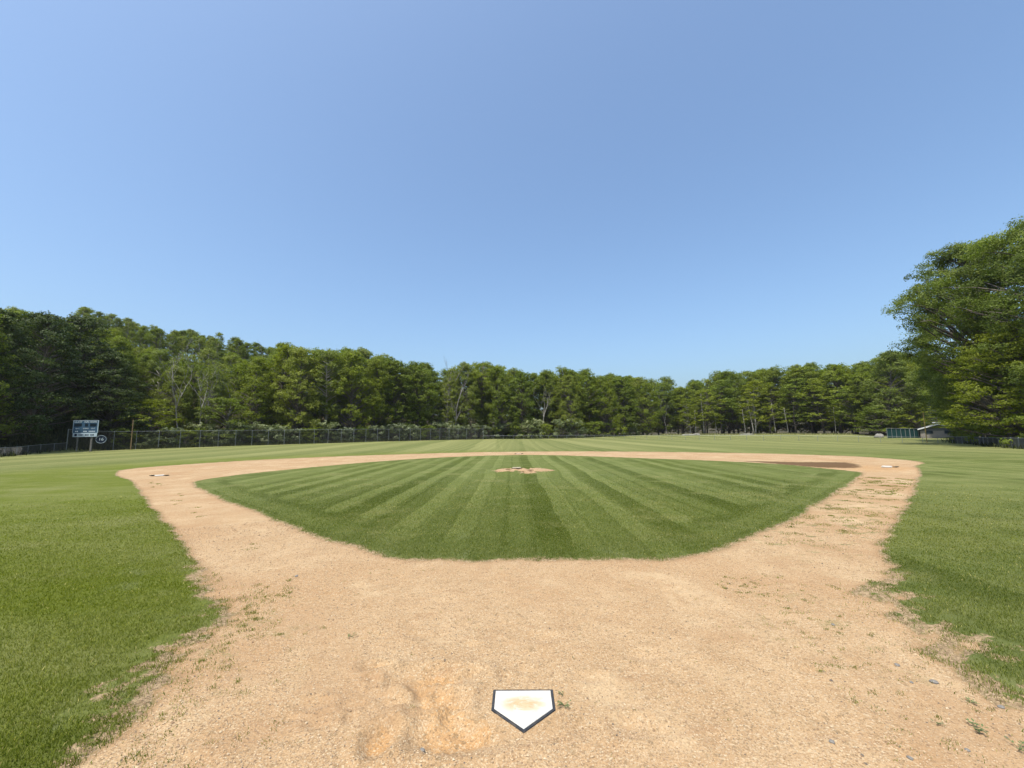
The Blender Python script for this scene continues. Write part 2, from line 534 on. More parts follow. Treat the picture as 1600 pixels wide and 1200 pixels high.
PITS = [p for p in PITS if not (abs(p[0]) < .34 and -.12 < p[1] < .56)]
MND = []
_r = np.random.default_rng(3)
for _ in range(16):
    a = _r.uniform(0, 6.28); q = _r.uniform(.1, 1.15)
    MND.append((q * math.cos(a) * 1.25 + .1, 18.0 + q * math.sin(a) * .8, _r.uniform(.10, .24), _r.uniform(.12, .26), _r.uniform(.05, .11)))


def vnoise(x, y, seed):
    r = np.random.default_rng(seed); z = np.zeros_like(x)
    for k in range(8):
        a = r.uniform(0, 6.28); f = r.uniform(.7, 2.2); z += np.sin((x * math.cos(a) + y * math.sin(a)) * f + r.uniform(0, 6.28))
    return z / 8


def terrain(x, y, detail=True, sdd=None):
    x = np.atleast_1d(np.asarray(x, float)); y = np.atleast_1d(np.asarray(y, float))
    w = np.zeros_like(x); z = np.zeros_like(x)
    for cx, cy, cz in ctl:
        k = 1 / ((x - cx) ** 2 + (y - cy) ** 2 + 9) ** 1.5
        w += k; z += k * cz
    z = z / w * ss(np.hypot(x, y - 18), 36, 66)
    az = np.arctan2(x, y); rr = np.hypot(x, y)
    hh = np.interp(az, HAZ, HH); rf = np.interp(az, RFZ, RFR)
    z = z + hh * ss(rr, rf + 2, rf + 85) * (y > -40)
    z = z + 7 * ss(rr, 230, 600) * 2
    md = np.hypot(x, y - 18.2)
    z = z + .25 * (1 - ss(md, .7, 3.0))
    if detail:
        z = z + .012 * vnoise(x, y, 5) * ss(-rr, -60, -30) * ss(rr, .4, 1.2)
        near = (rr < 6) & (y > -3)
        seat0 = ss(np.hypot(x, (y - .22)), .30, .42)
        for px, py, a, b, d in PITS:
            q = ((x - px) / a) ** 2 + ((y - py) / b) ** 2
            z = z + seat0 * np.where(near, -2.0 * d * np.exp(-q ** 1.5 * 1.1) + .8 * d * np.exp(-(np.sqrt(q) - 1.5) ** 2 * 6), 0)
        for px, py, a, b, d in MND:
            q = ((x - px) / a) ** 2 + ((y - py) / b) ** 2
            z = z - d * np.exp(-q)
        if sdd is not None:
            z = z + .028 * ss(-sdd, -.02, .18)
            seat = ss(np.hypot(x, (y - .22) * 1.0), .30, .45)
            z = z + seat * ss(sdd, .15, .5) * ss(-rr, -9, -5) * (.005 * vnoise(x * 9, y * 9, 11) + .0045 * vnoise(x * 22, y * 22, 12))
    return z


def gz(x, y):
    return float(terrain(x, y, False)[0])


MPATCH = smooth_poly([(-1.15, 18.1), (-.95, 17.35), (-.45, 17.05), (-.1, 17.3), (.25, 16.75), (.6, 16.7), (.85, 17.25), (1.25, 17.5), (1.55, 18.1), (1.9, 18.45), (1.3, 18.7), (.6, 18.85), (.3, 18.6), (-.2, 18.75), (-.7, 18.5)], 4)


def dirt_sd(P):
    x, y = P[:, 0], P[:, 1]
    a = sdist(P, DIRT_OUT); b = sdist(P, INF); c = sdist(P, MPATCH)
    n1 = vnoise(x * 1.5, y * 1.5, 41); n2 = vnoise(x * 5, y * 5, 42); n3 = vnoise(x * 16, y * 16, 43)
    side = np.clip(np.abs(x) - 2.4, 0, 1) * ss(-y, -4.2, -1.6)         # the worn corners beside home plate
    rg = n1 * (.10 + .55 * side) + n2 * (.09 + .40 * side) + n3 * (.07 + .14 * side)
    rg = rg * (1 + .0 * x)
    return np.maximum(np.minimum(a, -b) + rg, c + n2 * .30 + n3 * .34), b


# ------------------------------------------------------------------ ground sheets: one fan-shaped grid around the home plate area
OC = (0.0, -3.1)
angf = np.radians(np.arange(-62, 62.01, .34))
angb = np.radians(np.arange(66, 294.1, 6.0))
ang = np.concatenate([angf, angb])                   # azimuth from +Y, clockwise, closed ring
rad = [0.5]
while rad[-1] < 950:
    rad.append(rad[-1] * (1.0105 if rad[-1] < 120 else 1.04) + .002)
rad = np.array(rad)
A, Rr = np.meshgrid(ang, rad)
X = OC[0] + Rr * np.sin(A); Y = OC[1] + Rr * np.cos(A)
fx, fy = X.ravel(), Y.ravel()
near = np.hypot(fx, fy - 18) < 60
SDD = np.full(len(fx), -30.0); SDI = np.full(len(fx), -30.0)
a_, b_ = dirt_sd(np.c_[fx[near], fy[near]])
SDD[near] = a_; SDI[near] = b_
ZZ = terrain(fx, fy, True, SDD)
na, nr = len(ang), len(rad)
idx = np.arange(na * nr).reshape(nr, na)
i0 = idx[:-1, :]; i1 = idx[1:, :]
Q = np.stack([i0, np.roll(i0, -1, 1), np.roll(i1, -1, 1), i1], -1).reshape(-1, 4)
V = np.c_[fx, fy, ZZ]
cen = V[Q].mean(1)
# forest edge: everything beyond it is leaf litter
EDGE = [(-400, 22), (-320, 29.5), (-120, 41.5), (0, 51.5), (50, 58.5), (103, 66), (190, 72.5), (300, 79.5), (400, 88.5), (500, 96.5), (600, 107.5), (680, 118), (755, 129), (820, 130), (900, 132), (960, 141), (1000, 150), (1100, 151), (1200, 147), (1300, 137), (1370, 122), (1440, 116), (1480, 100), (1493, 76), (1530, 64), (1590, 48), (1680, 36), (1850, 24)]
EP = []
for px, Zd in EDGE:
    p = at_z(px, 690, Zd); EP.append((p.x, p.y))
EP = np.array(EP)
eaz = np.arctan2(EP[:, 0], EP[:, 1] + 3.1); er = np.hypot(EP[:, 0], EP[:, 1] + 3.1)
caz = np.arctan2(cen[:, 0], cen[:, 1] + 3.1); crr = np.hypot(cen[:, 0], cen[:, 1] + 3.1)
forest = (crr > np.interp(caz, eaz, er)) & (crr > 20)
fsd = SDD[Q].mean(1); fsi = SDI[Q].mean(1)
kind = np.where(forest, 3, np.where(fsd > 0, 0, np.where(fsi > 0, 1, 2)))


def gauss(cx, cy, a, b, rot=0):
    dx, dy = fx - cx, fy - cy
    c, s = math.cos(rot), math.sin(rot)
    return np.exp(-(((dx * c + dy * s) / a) ** 2 + ((-dx * s + dy * c) / b) ** 2))


ORG = np.zeros(len(fx))
for px, py, a, b, d in PITS[:6]:
    ORG += np.where(np.hypot(fx, fy) < 8, gauss(px, py, a * .9, b * 1.0), 0) * 1.2
ORG += .5 * gauss(-19, 22, 5, 2, .8) + .9 * gauss(18, 19, 3.5, 3.5) + .7 * gauss(15, 33, 9, 1.6, -.75) + .6 * gauss(-17, 34, 7, 1.5, .7) + .4 * gauss(-9, 9.5, 3, .8, -.8) + .45 * gauss(8.5, 8, 4, .9, .8)
WETP = smooth_poly([(14.09, 26.48), (15.63, 25.31), (17.55, 24.19), (20.15, 23.55), (19.6, 21.87), (18.78, 20.31), (17.5, 19.22), (16.15, 19.63), (15.51, 21.05), (15.0, 24.17)], 3)
WET_SHADE = np.zeros(len(fx))
_m = np.hypot(fx - 17, fy - 23) < 9
WET_SHADE[_m] = np.clip(sdist(np.c_[fx[_m], fy[_m]], WETP) * .9 + .38, 0, 1.1)
for px, py, a, b, d in MND[:10]:
    WET_SHADE += .9 * gauss(px, py, a, b)  # shade inside the mound holes, painted as dark colour at the pits
WEEDY = .9 * gauss(9.3, 10.2, 5.5, 1.6, .8) + .8 * gauss(6.2, 6.0, 2.6, 1.4, .8) + .5 * gauss(-3, 1, 1.2, 1.5) + .4 * gauss(3.3, 1.4, 1.0, 1.6)
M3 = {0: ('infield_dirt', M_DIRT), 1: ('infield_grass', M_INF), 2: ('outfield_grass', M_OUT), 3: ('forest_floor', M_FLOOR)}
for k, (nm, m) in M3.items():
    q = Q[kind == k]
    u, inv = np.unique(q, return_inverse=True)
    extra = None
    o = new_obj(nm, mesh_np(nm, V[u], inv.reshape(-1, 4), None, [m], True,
                            dict(sd_dirt=SDD[u], sd_infield=SDI[u], orange=ORG[u], wet_shade=WET_SHADE[u], weedy=WEEDY[u])))
    tag(o, kind='structure')
# the small disc under the photographer closes the ring
n = na
Vd = np.concatenate([V[idx[0]], [[OC[0], OC[1], ZZ[idx[0]].mean()]]])
Td = [(n, (i + 1) % n, i) for i in range(n)]
o = new_obj('infield_dirt', mesh_np('dirt_centre', Vd, None, Td, [M_DIRT], True, dict(sd_dirt=np.full(n + 1, .8), sd_infield=np.full(n + 1, -5.0))))
tag(o, kind='structure')


def ground(x, y):
    P = np.array([[x, y]])
    s, _ = dirt_sd(P)
    return float(terrain(x, y, True, s)[0])

# ------------------------------------------------------------------ grass blades (uncountable)
def blade_mat():
    s = NT('grass_blades')
    c, f, mid = turf_color(s)
    t = s.attr('tone')
    c = s.mix(s.ramp(t, 0, .55, .55, 0, False), c, (.03, .06, .012))
    c = s.mix(s.ramp(t, .55, 1, 0, .42, False), c, (.26, .28, .09))
    c = s.mix(s.ramp(t, .985, .99), c, (.38, .33, .17))
    c = s.mix(1.0, c, (1.42, 1.36, 1.05), 'MULTIPLY')
    d = s.N.new('ShaderNodeBsdfDiffuse'); s.link(c, d.inputs[0])
    tr = s.N.new('ShaderNodeBsdfTranslucent'); s.link(s.mix(1.0, c, (1.3, 1.35, .6), 'MULTIPLY'), tr.inputs[0])
    mx = s.N.new('ShaderNodeMixShader'); mx.inputs[0].default_value = .4
    s.L.new(d.outputs[0], mx.inputs[1]); s.L.new(tr.outputs[0], mx.inputs[2])
    s.L.new(mx.outputs[0], s.out.inputs[0])
    return s.m


M_BLADE = blade_mat()


def blades(P, h, w, sdd, sdi, name, seed):
    r = np.random.default_rng(seed); n = len(P)
    z = terrain(P[:, 0], P[:, 1], True, sdd)
    a = r.uniform(0, 2 * np.pi, n); la = r.uniform(0, 2 * np.pi, n); lean = r.uniform(.15, .95, n) * h
    dx, dy = np.cos(a) * w / 2, np.sin(a) * w / 2
    lx, ly = np.cos(la) * lean, np.sin(la) * lean
    b = np.c_[P, z - .004]
    v0 = b - np.c_[dx, dy, 0 * dx]; v1 = b + np.c_[dx, dy, 0 * dx]
    m = b + np.c_[lx * .35, ly * .35, h * .6]
    v2 = m + np.c_[dx, dy, 0 * dx] * .8; v3 = m - np.c_[dx, dy, 0 * dx] * .8
    v4 = b + np.c_[lx, ly, h]
    V = np.stack([v0, v1, v2, v3, v4], 1).reshape(-1, 3)
    i = np.arange(n) * 5
    tone = r.uniform(0, 1, n)
    me = mesh_np(name, V, np.stack([i, i + 1, i + 2, i + 3], 1), np.stack([i + 3, i + 2, i + 4], 1), [M_BLADE], False,
                 dict(tone=np.repeat(tone, 5), sd_dirt=np.repeat(np.where(sdd > -.01, -.3, sdd), 5), sd_infield=np.repeat(sdi, 5)))
    return new_obj(name, me)


def scatter(N, rmin, rmax, power, seed):
    r = np.random.default_rng(seed)
    # density falls with distance from home as the blades get too small to see
    u = r.uniform(0, 1, N)
    rad_ = (rmin ** (2 - power) + u * (rmax ** (2 - power) - rmin ** (2 - power))) ** (1 / (2 - power))
    a = r.uniform(R(-57), R(57), N)
    return np.c_[OC[0] + rad_ * np.sin(a), OC[1] + rad_ * np.cos(a)], rad_


P, rr = scatter(1150000, 2.2, 26, 1.75, 21)
s, i_ = dirt_sd(P)
side = np.clip(np.abs(P[:, 0]) - 2.3, 0, 1) * ss(-P[:, 1], -4.2, -1.6)
clump = vnoise(P[:, 0] * 9, P[:, 1] * 9, 32) + .7 * vnoise(P[:, 0] * 24, P[:, 1] * 24, 33)
r0 = rng.uniform(0, 1, len(P))
tr_ = .035 + .30 * side
keep = r0 < 1 / (1 + np.exp(np.clip((s + tr_ * .6 - clump * tr_ * 1.6) / (tr_ * .35), -30, 30)))
keep &= s < .7
keep &= rng.uniform(0, 1, len(P)) < ss(-rr, -24, -8)
keep &= ~((np.abs(P[:, 0]) < .5) & (P[:, 1] < 1) & (P[:, 1] > -.3))
P, rr, s, i_ = P[keep], rr[keep], s[keep], i_[keep]
h = rng.uniform(.016, .040, len(P)) * np.interp(rr, [3, 8, 20], [1.05, .8, .7])
w = rng.uniform(.003, .006, len(P)) * np.maximum(1, rr / 6)
tag(blades(P, h, w, s, i_, 'grass_blades', 4), 'mown green grass blades', None, None, 'stuff')

# little weeds creeping over the dirt
cl = []
r = np.random.default_rng(9)
def wclump(cx, cy, n, sp, size):
    for _ in range(n):
        cl.append((cx + r.normal(0, sp), cy + r.normal(0, sp), size))
for _ in range(230):
    t = r.uniform(0, 1); c0 = np.array([4.4, 4.6]) * (1 - t) + np.array([14.5, 15.2]) * t
    off = r.normal(0, 1.0); c0 = c0 + np.array([.707, -.707]) * (off + .5)
    wclump(c0[0], c0[1], r.integers(20, 90), r.uniform(.04, .13), .02)
for _ in range(150):
    y0 = r.uniform(-.6, 3); x0 = 2.3 + abs(r.normal(0, .8)) + .1 * y0
    wclump(x0, y0, r.integers(8, 30), r.uniform(.012, .03), .017)
for _ in range(120):
    y0 = r.uniform(-.6, 3.0); x0 = -2.6 - .35 * y0 + abs(r.normal(0, .35))
    wclump(x0, y0, r.integers(12, 50), r.uniform(.015, .05), .02)
for _ in range(90):
    x0 = r.uniform(-3.4, 3.6); y0 = r.uniform(-.3, 3.6)
    wclump(x0, y0, r.integers(4, 14), r.uniform(.008, .018), .013)
for _ in range(16):
    t = r.uniform(0, 1); c0 = np.array([-4.6, 3.9]) * (1 - t) + np.array([-17, 16]) * t
    wclump(c0[0] + r.uniform(0, .7), c0[1] + r.uniform(0, .5), r.integers(14, 50), r.uniform(.03, .08), .02)
cl = np.array(cl)
s, i_ = dirt_sd(cl[:, :2])
k = (s > 0) & ~((np.abs(cl[:, 0]) < .3) & (cl[:, 1] < .6) & (cl[:, 1] > -.1))
cl, s, i_ = cl[k], s[k], i_[k]
rr = np.hypot(cl[:, 0], cl[:, 1] + 3)
tag(blades(cl[:, :2], cl[:, 2] * rng.uniform(.6, 1.4, len(cl)), .004 * np.maximum(1, rr / 5), s, i_, 'low_weeds', 5), 'low weeds creeping over the dirt', None, None, 'stuff')

# ------------------------------------------------------------------ loose grit on the dirt (uncountable)
def grit():
    r = np.random.default_rng(77)
    P, rd = scatter(170000, 2.0, 12, 1.9, 78)
    s, _ = dirt_sd(P)
    pit = np.zeros(len(P))
    for px, py, a, b, d in PITS[:6]: pit += np.exp(-((P[:, 0] - px) / a / 1.2) ** 2 - ((P[:, 1] - py) / b / 1.2) ** 2)
    k = (s > -.1) & (r.uniform(0, 1, len(P)) > pit * 1.4) & ~((np.abs(P[:, 0]) < .25) & (P[:, 1] < .46) & (P[:, 1] > -.04))
    P, rd, s = P[k], rd[k], s[k]
    z = terrain(P[:, 0], P[:, 1], True, s)
    sz = np.minimum(r.lognormal(math.log(.0036), .38, len(P)), .012) * np.maximum(1, rd / 6)
    a = r.uniform(0, 6.28, len(P))
    base = np.array([(1, 0, 0), (0, 1, 0), (-1, 0, 0), (0, -1, 0), (0, 0, .7), (0, 0, -.7)])
    V = np.repeat(base[None], len(P), 0) * (1 + r.uniform(-.35, .35, (len(P), 6, 1)))
    c, s_ = np.cos(a)[:, None], np.sin(a)[:, None]
    x = V[..., 0] * c - V[..., 1] * s_; y = V[..., 0] * s_ + V[..., 1] * c
    V = np.stack([x, y, V[..., 2]], -1) * sz[:, None, None] + np.c_[P, z + sz * .35][:, None]
    i = np.arange(len(P))[:, None, None] * 6
    T = np.array([(0, 1, 4), (1, 2, 4), (2, 3, 4), (3, 0, 4), (1, 0, 5), (2, 1, 5), (3, 2, 5), (0, 3, 5)])[None] + i
    m = NT('loose_grit')
    t = m.attr('tone')
    cc = m.mix(m.ramp(t, 0, .7, 0, 1, False), (.24, .15, .085), (.46, .33, .20))
    cc = m.mix(m.ramp(t, .75, .98), cc, (.50, .39, .26)); cc = m.mix(m.ramp(t, .955, .96), cc, (.14, .11, .085))
    m.bsdf(cc, .85)
    return new_obj('loose_grit', mesh_np('loose_grit', V.reshape(-1, 3), None, T.reshape(-1, 3), [m.m], False, dict(tone=np.repeat(r.uniform(0, 1, len(P)), 6))))


tag(grit(), 'loose grit and fine gravel strewn over the dirt', None, None, 'stuff')

# ------------------------------------------------------------------ home plate, bases, pitching rubber
def plate_mat():
    s = NT('plate_rubber')
    X_, Y_, Z_ = s.xyz()
    n = s.noise(7, 5, .7, vec=s.scalevec((1, 1.8, 1)), dist=.5)
    dx = s.math('SUBTRACT', X_, 0.0); dy = s.math('SUBTRACT', Y_, .27)
    d = s.math('SQRT', s.math('ADD', s.math('MULTIPLY', dx, dx), s.math('MULTIPLY', s.math('MULTIPLY', dy, dy), 3.2)))
    f = s.math('MULTIPLY', s.ramp(d, .25, .05), s.ramp(n, .28, .55))
    c = s.mix(f, (.56, .54, .49), (.46, .25, .11))
    c = s.mix(s.ramp(s.noise(6, 5, .75), .38, .65, 0, .55), c, (.52, .40, .26))
    c = s.mix(s.ramp(s.noise(14, 4, .7, vec=s.scalevec((3, .6, 1)), dist=.6), .60, .68, 0, .5), c, (.34, .27, .19))
    g = s.noise(160, 2, .7)
    c = s.mix(s.ramp(g, .60, .72, 0, .45), c, (.55, .38, .22))
    s.bsdf(c, .55, 0, s.bump(n, .1, .003))
    return s.m


M_PLATE = plate_mat()
M_BLACK = simple('black_rubber', (.035, .037, .04), .6, 0, .4, 30, .2, (.16, .12, .08))
M_BASE = simple('base_canvas', (.52, .50, .45), .6, 0, .1, 12, .2, (.55, .42, .3))
M_DIRTYBASE = simple('dusty_canvas', (.50, .38, .30), .8, 0, .3, 12, .3)
M_STRAP = simple('dark_strap', (.07, .06, .045), .8, 0, .4, 20)
hp = thing('home_plate', 'white five-sided home plate with a black edge, dusted with orange dirt', 'home plate', (0, 0, .004))
w2 = .2159
out = [(0, 0), (w2, w2), (w2, 2 * w2), (-w2, 2 * w2), (-w2, w2)]


def offset(poly, d):
    P = np.array(poly, float); n = len(P); o = []
    for i in range(n):
        a, b, c = P[i - 1], P[i], P[(i + 1) % n]
        e1 = (b - a) / np.linalg.norm(b - a); e2 = (c - b) / np.linalg.norm(c - b)
        n1 = np.array([e1[1], -e1[0]]); n2 = np.array([e2[1], -e2[0]])
        m = (n1 + n2); m /= np.linalg.norm(m)
        o.append(b + m * d / max(.5, m @ n1))
    return o


hz = ground(.0, -.08) + .004
hp.location.z = hz - .009
mb = MB(); mb.prism(offset(out, -.003), .0, .016, .01); mb.build('plate_top', M_PLATE, hp)
mb = MB(); mb.prism(offset(out, .019), -.03, .0125, .015); mb.build('border', M_BLACK, hp)


def base_bag(x, y, rz, label, size=.40, hgt=.085, mat=None, straps=((.32, 0),)):
    hgt = hgt * .85
    z = ground(x, y)
    t = thing('base', label, 'base', (x, y, z), rz, None)
    mb = MB(); mb.box((0, 0, hgt / 2), (size, size, hgt), 0, .018); mb.build('bag', mat or M_BASE, t)
    ca, sa = math.cos(-rz), math.sin(-rz)
    for sx, sy in straps:
        mb = MB()
        X0, Y0 = sx * ca - sy * sa, sx * sa + sy * ca
        for k in range(5):
            a = k * 1.3
            mb.box((X0 + .05 * math.cos(a), Y0 + .05 * math.sin(a), .012 + .008 * k), (.15 - .01 * k, .12, .022), a, .004)
        mb.build('anchor_flap', M_STRAP, t)
    return t


M_RUB = simple('dusty_rubber', (.50, .43, .31), .8, 0, .3, 14)
b1 = base_bag(19.15, 19.4, R(45), 'white square first base at the right corner of the dirt diamond', .40, .085, None, ((.42, -.05), ))
b3 = base_bag(-19.15, 19.4, R(45), 'low white third base at the left corner with weeds beside it', .40, .06, None, ((.36, 0), (-.42, .02)))
b2 = base_bag(0, 38.8, R(45), 'small dusty second base on the far dirt behind the pitching mound', .38, .07, M_DIRTYBASE, ((.33, 0), (-.33, 0)))
t = thing('pitching_rubber', 'pale pitching rubber at the back of the bare patch on the mound', 'pitching rubber', (-.12, 18.62, gz(0, 18.6) + .01), R(2))
mb = MB(); mb.box((0, 0, .01), (.42, .15, .06), 0, .008); mb.build('slab', M_RUB, t)
mb = MB(); mb.box((.0, 0, -.004), (.54, .19, .012), 0, 0); mb.build('footing', M_STRAP, t)

# stones and single weeds on the dirt
M_STONE = simple('grey_stone', (.22, .20, .175), .85, 0, .35, 40, .6)


def stone(px, py, size, label):
    p = ray(px, py); t_ = -CAM[2] / p.z
    x, y = CAM[0] + p.x * t_, CAM[1] + p.y * t_
    r = np.random.default_rng(int(px)); V = []
    n1, n2 = 9, 5
    for j in range(1, n2):
        for i in range(n1):
            a, b = i / n1 * 6.283, j / n2 * math.pi
            q = size * (1 + r.uniform(-.18, .18))
            V.append((q * math.cos(a) * math.sin(b) * 1.25, q * math.sin(a) * math.sin(b), q * math.cos(b) * .55))
    V += [(0, 0, size * .5), (0, 0, -size * .5)]
    F = [(j * n1 + i, (j + 1) * n1 + i, (j + 1) * n1 + (i + 1) % n1, j * n1 + (i + 1) % n1) for j in range(n2 - 2) for i in range(n1)]
    T = [(n1 * (n2 - 1), i, (i + 1) % n1) for i in range(n1)] + [(n1 * (n2 - 1) + 1, (n2 - 2) * n1 + (i + 1) % n1, (n2 - 2) * n1 + i) for i in range(n1)]
    o = new_obj('stone', mesh_np('stone', V, F, T, [M_STONE], True))
    o.location = (x, y, ground(x, y) + size * .2); o.rotation_euler.z = r.uniform(0, 6)
    tag(o, label, 'stone', 'stones lying on the dirt')


for a in [(1300, 1159, .016, 'small dark stone near the lower right, beyond the corner from home plate'),
          (1422, 1184, .014, 'dark stone at the bottom edge of the dirt, right of the plate'),
          (1459, 1066, .024, 'roundish mossy stone, biggest of those by the right grass margin'),
          (1402, 1040, .018, 'flat grey-green stone above left of the roundish mossy one'),
          (1424, 1066, .012, 'thin dark stone just left of the roundish mossy one'),
          (1564, 1105, .018, 'flat dark stone at the far right beside the grass margin'),
          (1302, 977, .016, 'flat dark pebble alone on the pale dirt, left of the right grass'),
          (660, 1169, .016, 'dark pebble with a twig in the orange hollow left of home plate'),
          (463, 901, .024, 'small dark clod on the left base path near the infield grass'),
          (1512, 1173, .012, 'small dark stone in the bottom right corner of the dirt')]:
    stone(*a)
M_LEAFW = NT('weed_leaf'); _n = M_LEAFW.noise(30, 3)
M_LEAFW.bsdf(M_LEAFW.mix(_n, (.05, .085, .025), (.14, .17, .06)), .8); M_LEAFW = M_LEAFW.m


def weed(px, py, n, size, label, seed):
    p = ray(px, py); t_ = -CAM[2] / p.z
    x, y = CAM[0] + p.x * t_, CAM[1] + p.y * t_
    r = np.random.default_rng(seed)
    t = thing('weed', label, 'weed', (x, y, ground(x, y)), 0, 'single weeds growing out of the dirt')
    st = MB(); lf = MB()
    for k in range(n):
        a = r.uniform(0, 6.28); L = size * r.uniform(.5, 1.1)
        q = np.linspace(0, 1, 4)
        pts = np.c_[np.cos(a) * L * q, np.sin(a) * L * q, L * .45 * np.sin(q * 2.2)]
        st.tube(pts, np.linspace(.0013, .0007, 4), 3)
        for m in range(5):
            f = r.uniform(.25, 1); b = a + r.uniform(-1.2, 1.2); c0 = np.array([np.cos(a) * L * f, np.sin(a) * L * f, L * .45 * math.sin(f * 2.2) + .002])
            d = np.array([math.cos(b), math.sin(b), r.uniform(-.1, .5)]) * size * .28; e = np.array([-math.sin(b), math.cos(b), 0]) * size * .08
            lf.add([c0, c0 + d * .5 + e, c0 + d, c0 + d * .5 - e], [(0, 1, 2, 3)])
    st.build('stem', M_LEAFW, t); lf.build('leaves', M_LEAFW, t)


weed(882, 1103, 9, .055, 'green weed immediately right of home plate', 1)
weed(880, 1086, 5, .035, 'tiny weed at the back right corner of home plate', 2)
weed(1524, 1140, 9, .07, 'leafy weed on the dirt in the lower right corner', 3)
weed(1592, 1170, 9, .06, 'grassy weed cut by the right edge near the bottom', 4)
weed(1515, 1098, 7, .05, 'upright pale weed between the right stones and the grass', 5)
weed(550, 995, 6, .05, 'flat star-shaped weed on the dirt left of centre', 6)
weed(1466, 1130, 7, .04, 'faint weed below the roundish mossy stone', 7)

# ------------------------------------------------------------------ fences
def polyline(L):
    P = []
    for px, Z, py in L:
        p = at_z(px, py, Z); P.append((p.x, p.y))
    return np.array(P)


def resample(P, step):
    d = np.r_[0, np.cumsum(np.linalg.norm(np.diff(P, axis=0), axis=1))]
    n = max(1, int(round(d[-1] / step)))
    s = np.linspace(0, d[-1], n + 1)
    return np.c_[np.interp(s, d, P[:, 0]), np.interp(s, d, P[:, 1])]


def chain_fence(P, H, step, name, label, wire=.0042, pitch=.085, mats=(M_STEEL, M_WIRE), rail_r=.021, post_r=.03, endpost=True):
    P = resample(P, step)
    Z = terrain(P[:, 0], P[:, 1], False)
    o = P[0]; oz = Z[0]
    t = thing(name, label, 'fence', (o[0], o[1], oz))
    L = np.c_[P - o, Z - oz]
    for k, p in enumerate(L):
        mb = MB(); q = post_r * (1.35 if k in (0, len(L) - 1) else 1)
        mb.tube([(p[0], p[1], -.1 + p[2]), (p[0], p[1], p[2] + H + .01)], q, 7)
        mb.tube([(p[0], p[1], p[2] + H + .01), (p[0], p[1], p[2] + H + .06)], [q * 1.15, q * .3], 7)
        mb.build('post', mats[0], t)
    mb = MB(); mb.tube(L + [0, 0, H - .02], rail_r, 6); mb.build('top_rail', mats[0], t)
    mb = MB()
    for a, b in zip(L[:-1], L[1:]):
        ln = np.linalg.norm((b - a)[:2]); e = (b - a) / ln
        nrm = np.array([-e[1], e[0], 0])
        n = int((ln + H) / pitch)
        for sgn in (1, -1):
            s0 = np.arange(n) * pitch - H
            # a wire climbs at 45 degrees between s0 (foot) and s0+H (top), clipped to the bay
            u0 = np.clip(s0, 0, ln); u1 = np.clip(s0 + H, 0, ln)
            z0 = u0 - s0; z1 = u1 - s0
            if sgn < 0: u0, u1 = ln - u0, ln - u1
            k = (np.abs(u1 - u0) > .02); u0, u1, z0, z1 = u0[k], u1[k], z0[k], z1[k]
            A = a + u0[:, None] * e + np.c_[0 * u0, 0 * u0, z0 * (H - .06) / H + .03]
            B = a + u1[:, None] * e + np.c_[0 * u1, 0 * u1, z1 * (H - .06) / H + .03]
            off = np.array([0, 0, wire * .8]); of2 = nrm * wire * .6
            v = np.stack([A - off, A + off * .4 + of2, A + off * .4 - of2, B - off, B + off * .4 + of2, B + off * .4 - of2], 1).reshape(-1, 3)
            i = np.arange(len(A)) * 6
            q = np.concatenate([np.stack([i + x, i + (x + 1) % 3, i + 3 + (x + 1) % 3, i + 3 + x], 1) for x in range(3)])
            mb.add(v, q)
    mb.build('wire_mesh', mats[1], t)
    return t


tall = chain_fence(polyline(TALL), 3.15, 3.05, 'tall_fence', 'tall grey chain-link fence along the left outfield in front of the wooded slope', .0095, .08, rail_r=.026, post_r=.038)
lowc = chain_fence(polyline(LOWC), 1.08, 3.05, 'low_fence', 'low see-through chain-link fence crossing the centre and right outfield grass', .0030, .09, rail_r=.022, post_r=.028)
lowr = chain_fence(polyline(LOWR), 1.15, 3.05, 'low_fence', 'low grey chain-link fence along the right foul side under the tall oaks',   .0085, .08, rail_r=.024, post_r=.032)
lowl = chain_fence(polyline(LOWL), 1.12, 3.05, 'low_fence', 'low grey chain-link fence at the left edge, left of the scoreboard',   .0085, .08, rail_r=.024, post_r=.032)

# foul poles
M_POLE = simple('faded_yellow_paint', (.42, .30, .10), .6, 0, .35, 4)
M_POLEW = simple('weathered_wood', (.30, .20, .10), .8, 0, .4, 3)
for px, py, Z, hgt, rr_, mat, lab in [(1448.5, 692, 72.5, 5.2, .07, M_POLE, 'yellow foul pole at the right outfield corner in front of the small brick building'),
                               (204, 703, 70.4, 5.0, .07, M_POLEW, 'slim weathered foul pole at the tall fence, right of the round number sign')]:
    p = at_z(px, py, Z)
    t = thing('foul_pole', lab, 'foul pole', (p.x, p.y, gz(p.x, p.y)))
    mb = MB(); mb.tube([(0, 0, -.1), (0, 0, hgt * .5), (0, 0, hgt)], [rr_, rr_ * .95, rr_ * .9], 10); mb.build('shaft', mat, t)
    mb = MB(); mb.tube([(0, 0, hgt), (0, 0, hgt + .05)], [rr_ * 1.1, rr_ * .5], 10); mb.build('cap', mat, t)

# ------------------------------------------------------------------ scoreboard and number sign
def text_mesh(body, size, depth, mat, loc, parent, name='lettering', align='CENTER'):
    cu = bpy.data.curves.new('t', 'FONT'); cu.body = body; cu.size = size; cu.extrude = depth
    cu.align_x = align; cu.align_y = 'CENTER'
    tmp = bpy.data.objects.new('t', cu); COL.objects.link(tmp)
    dg = bpy.context.evaluated_depsgraph_get()
    me = bpy.data.meshes.new_from_object(tmp.evaluated_get(dg))
    bpy.data.objects.remove(tmp); bpy.data.curves.remove(cu)
    me.materials.clear(); me.materials.append(mat)
    o = new_obj(name, me, parent); o.rotation_euler = (R(90), 0, 0); o.location = loc
    return o


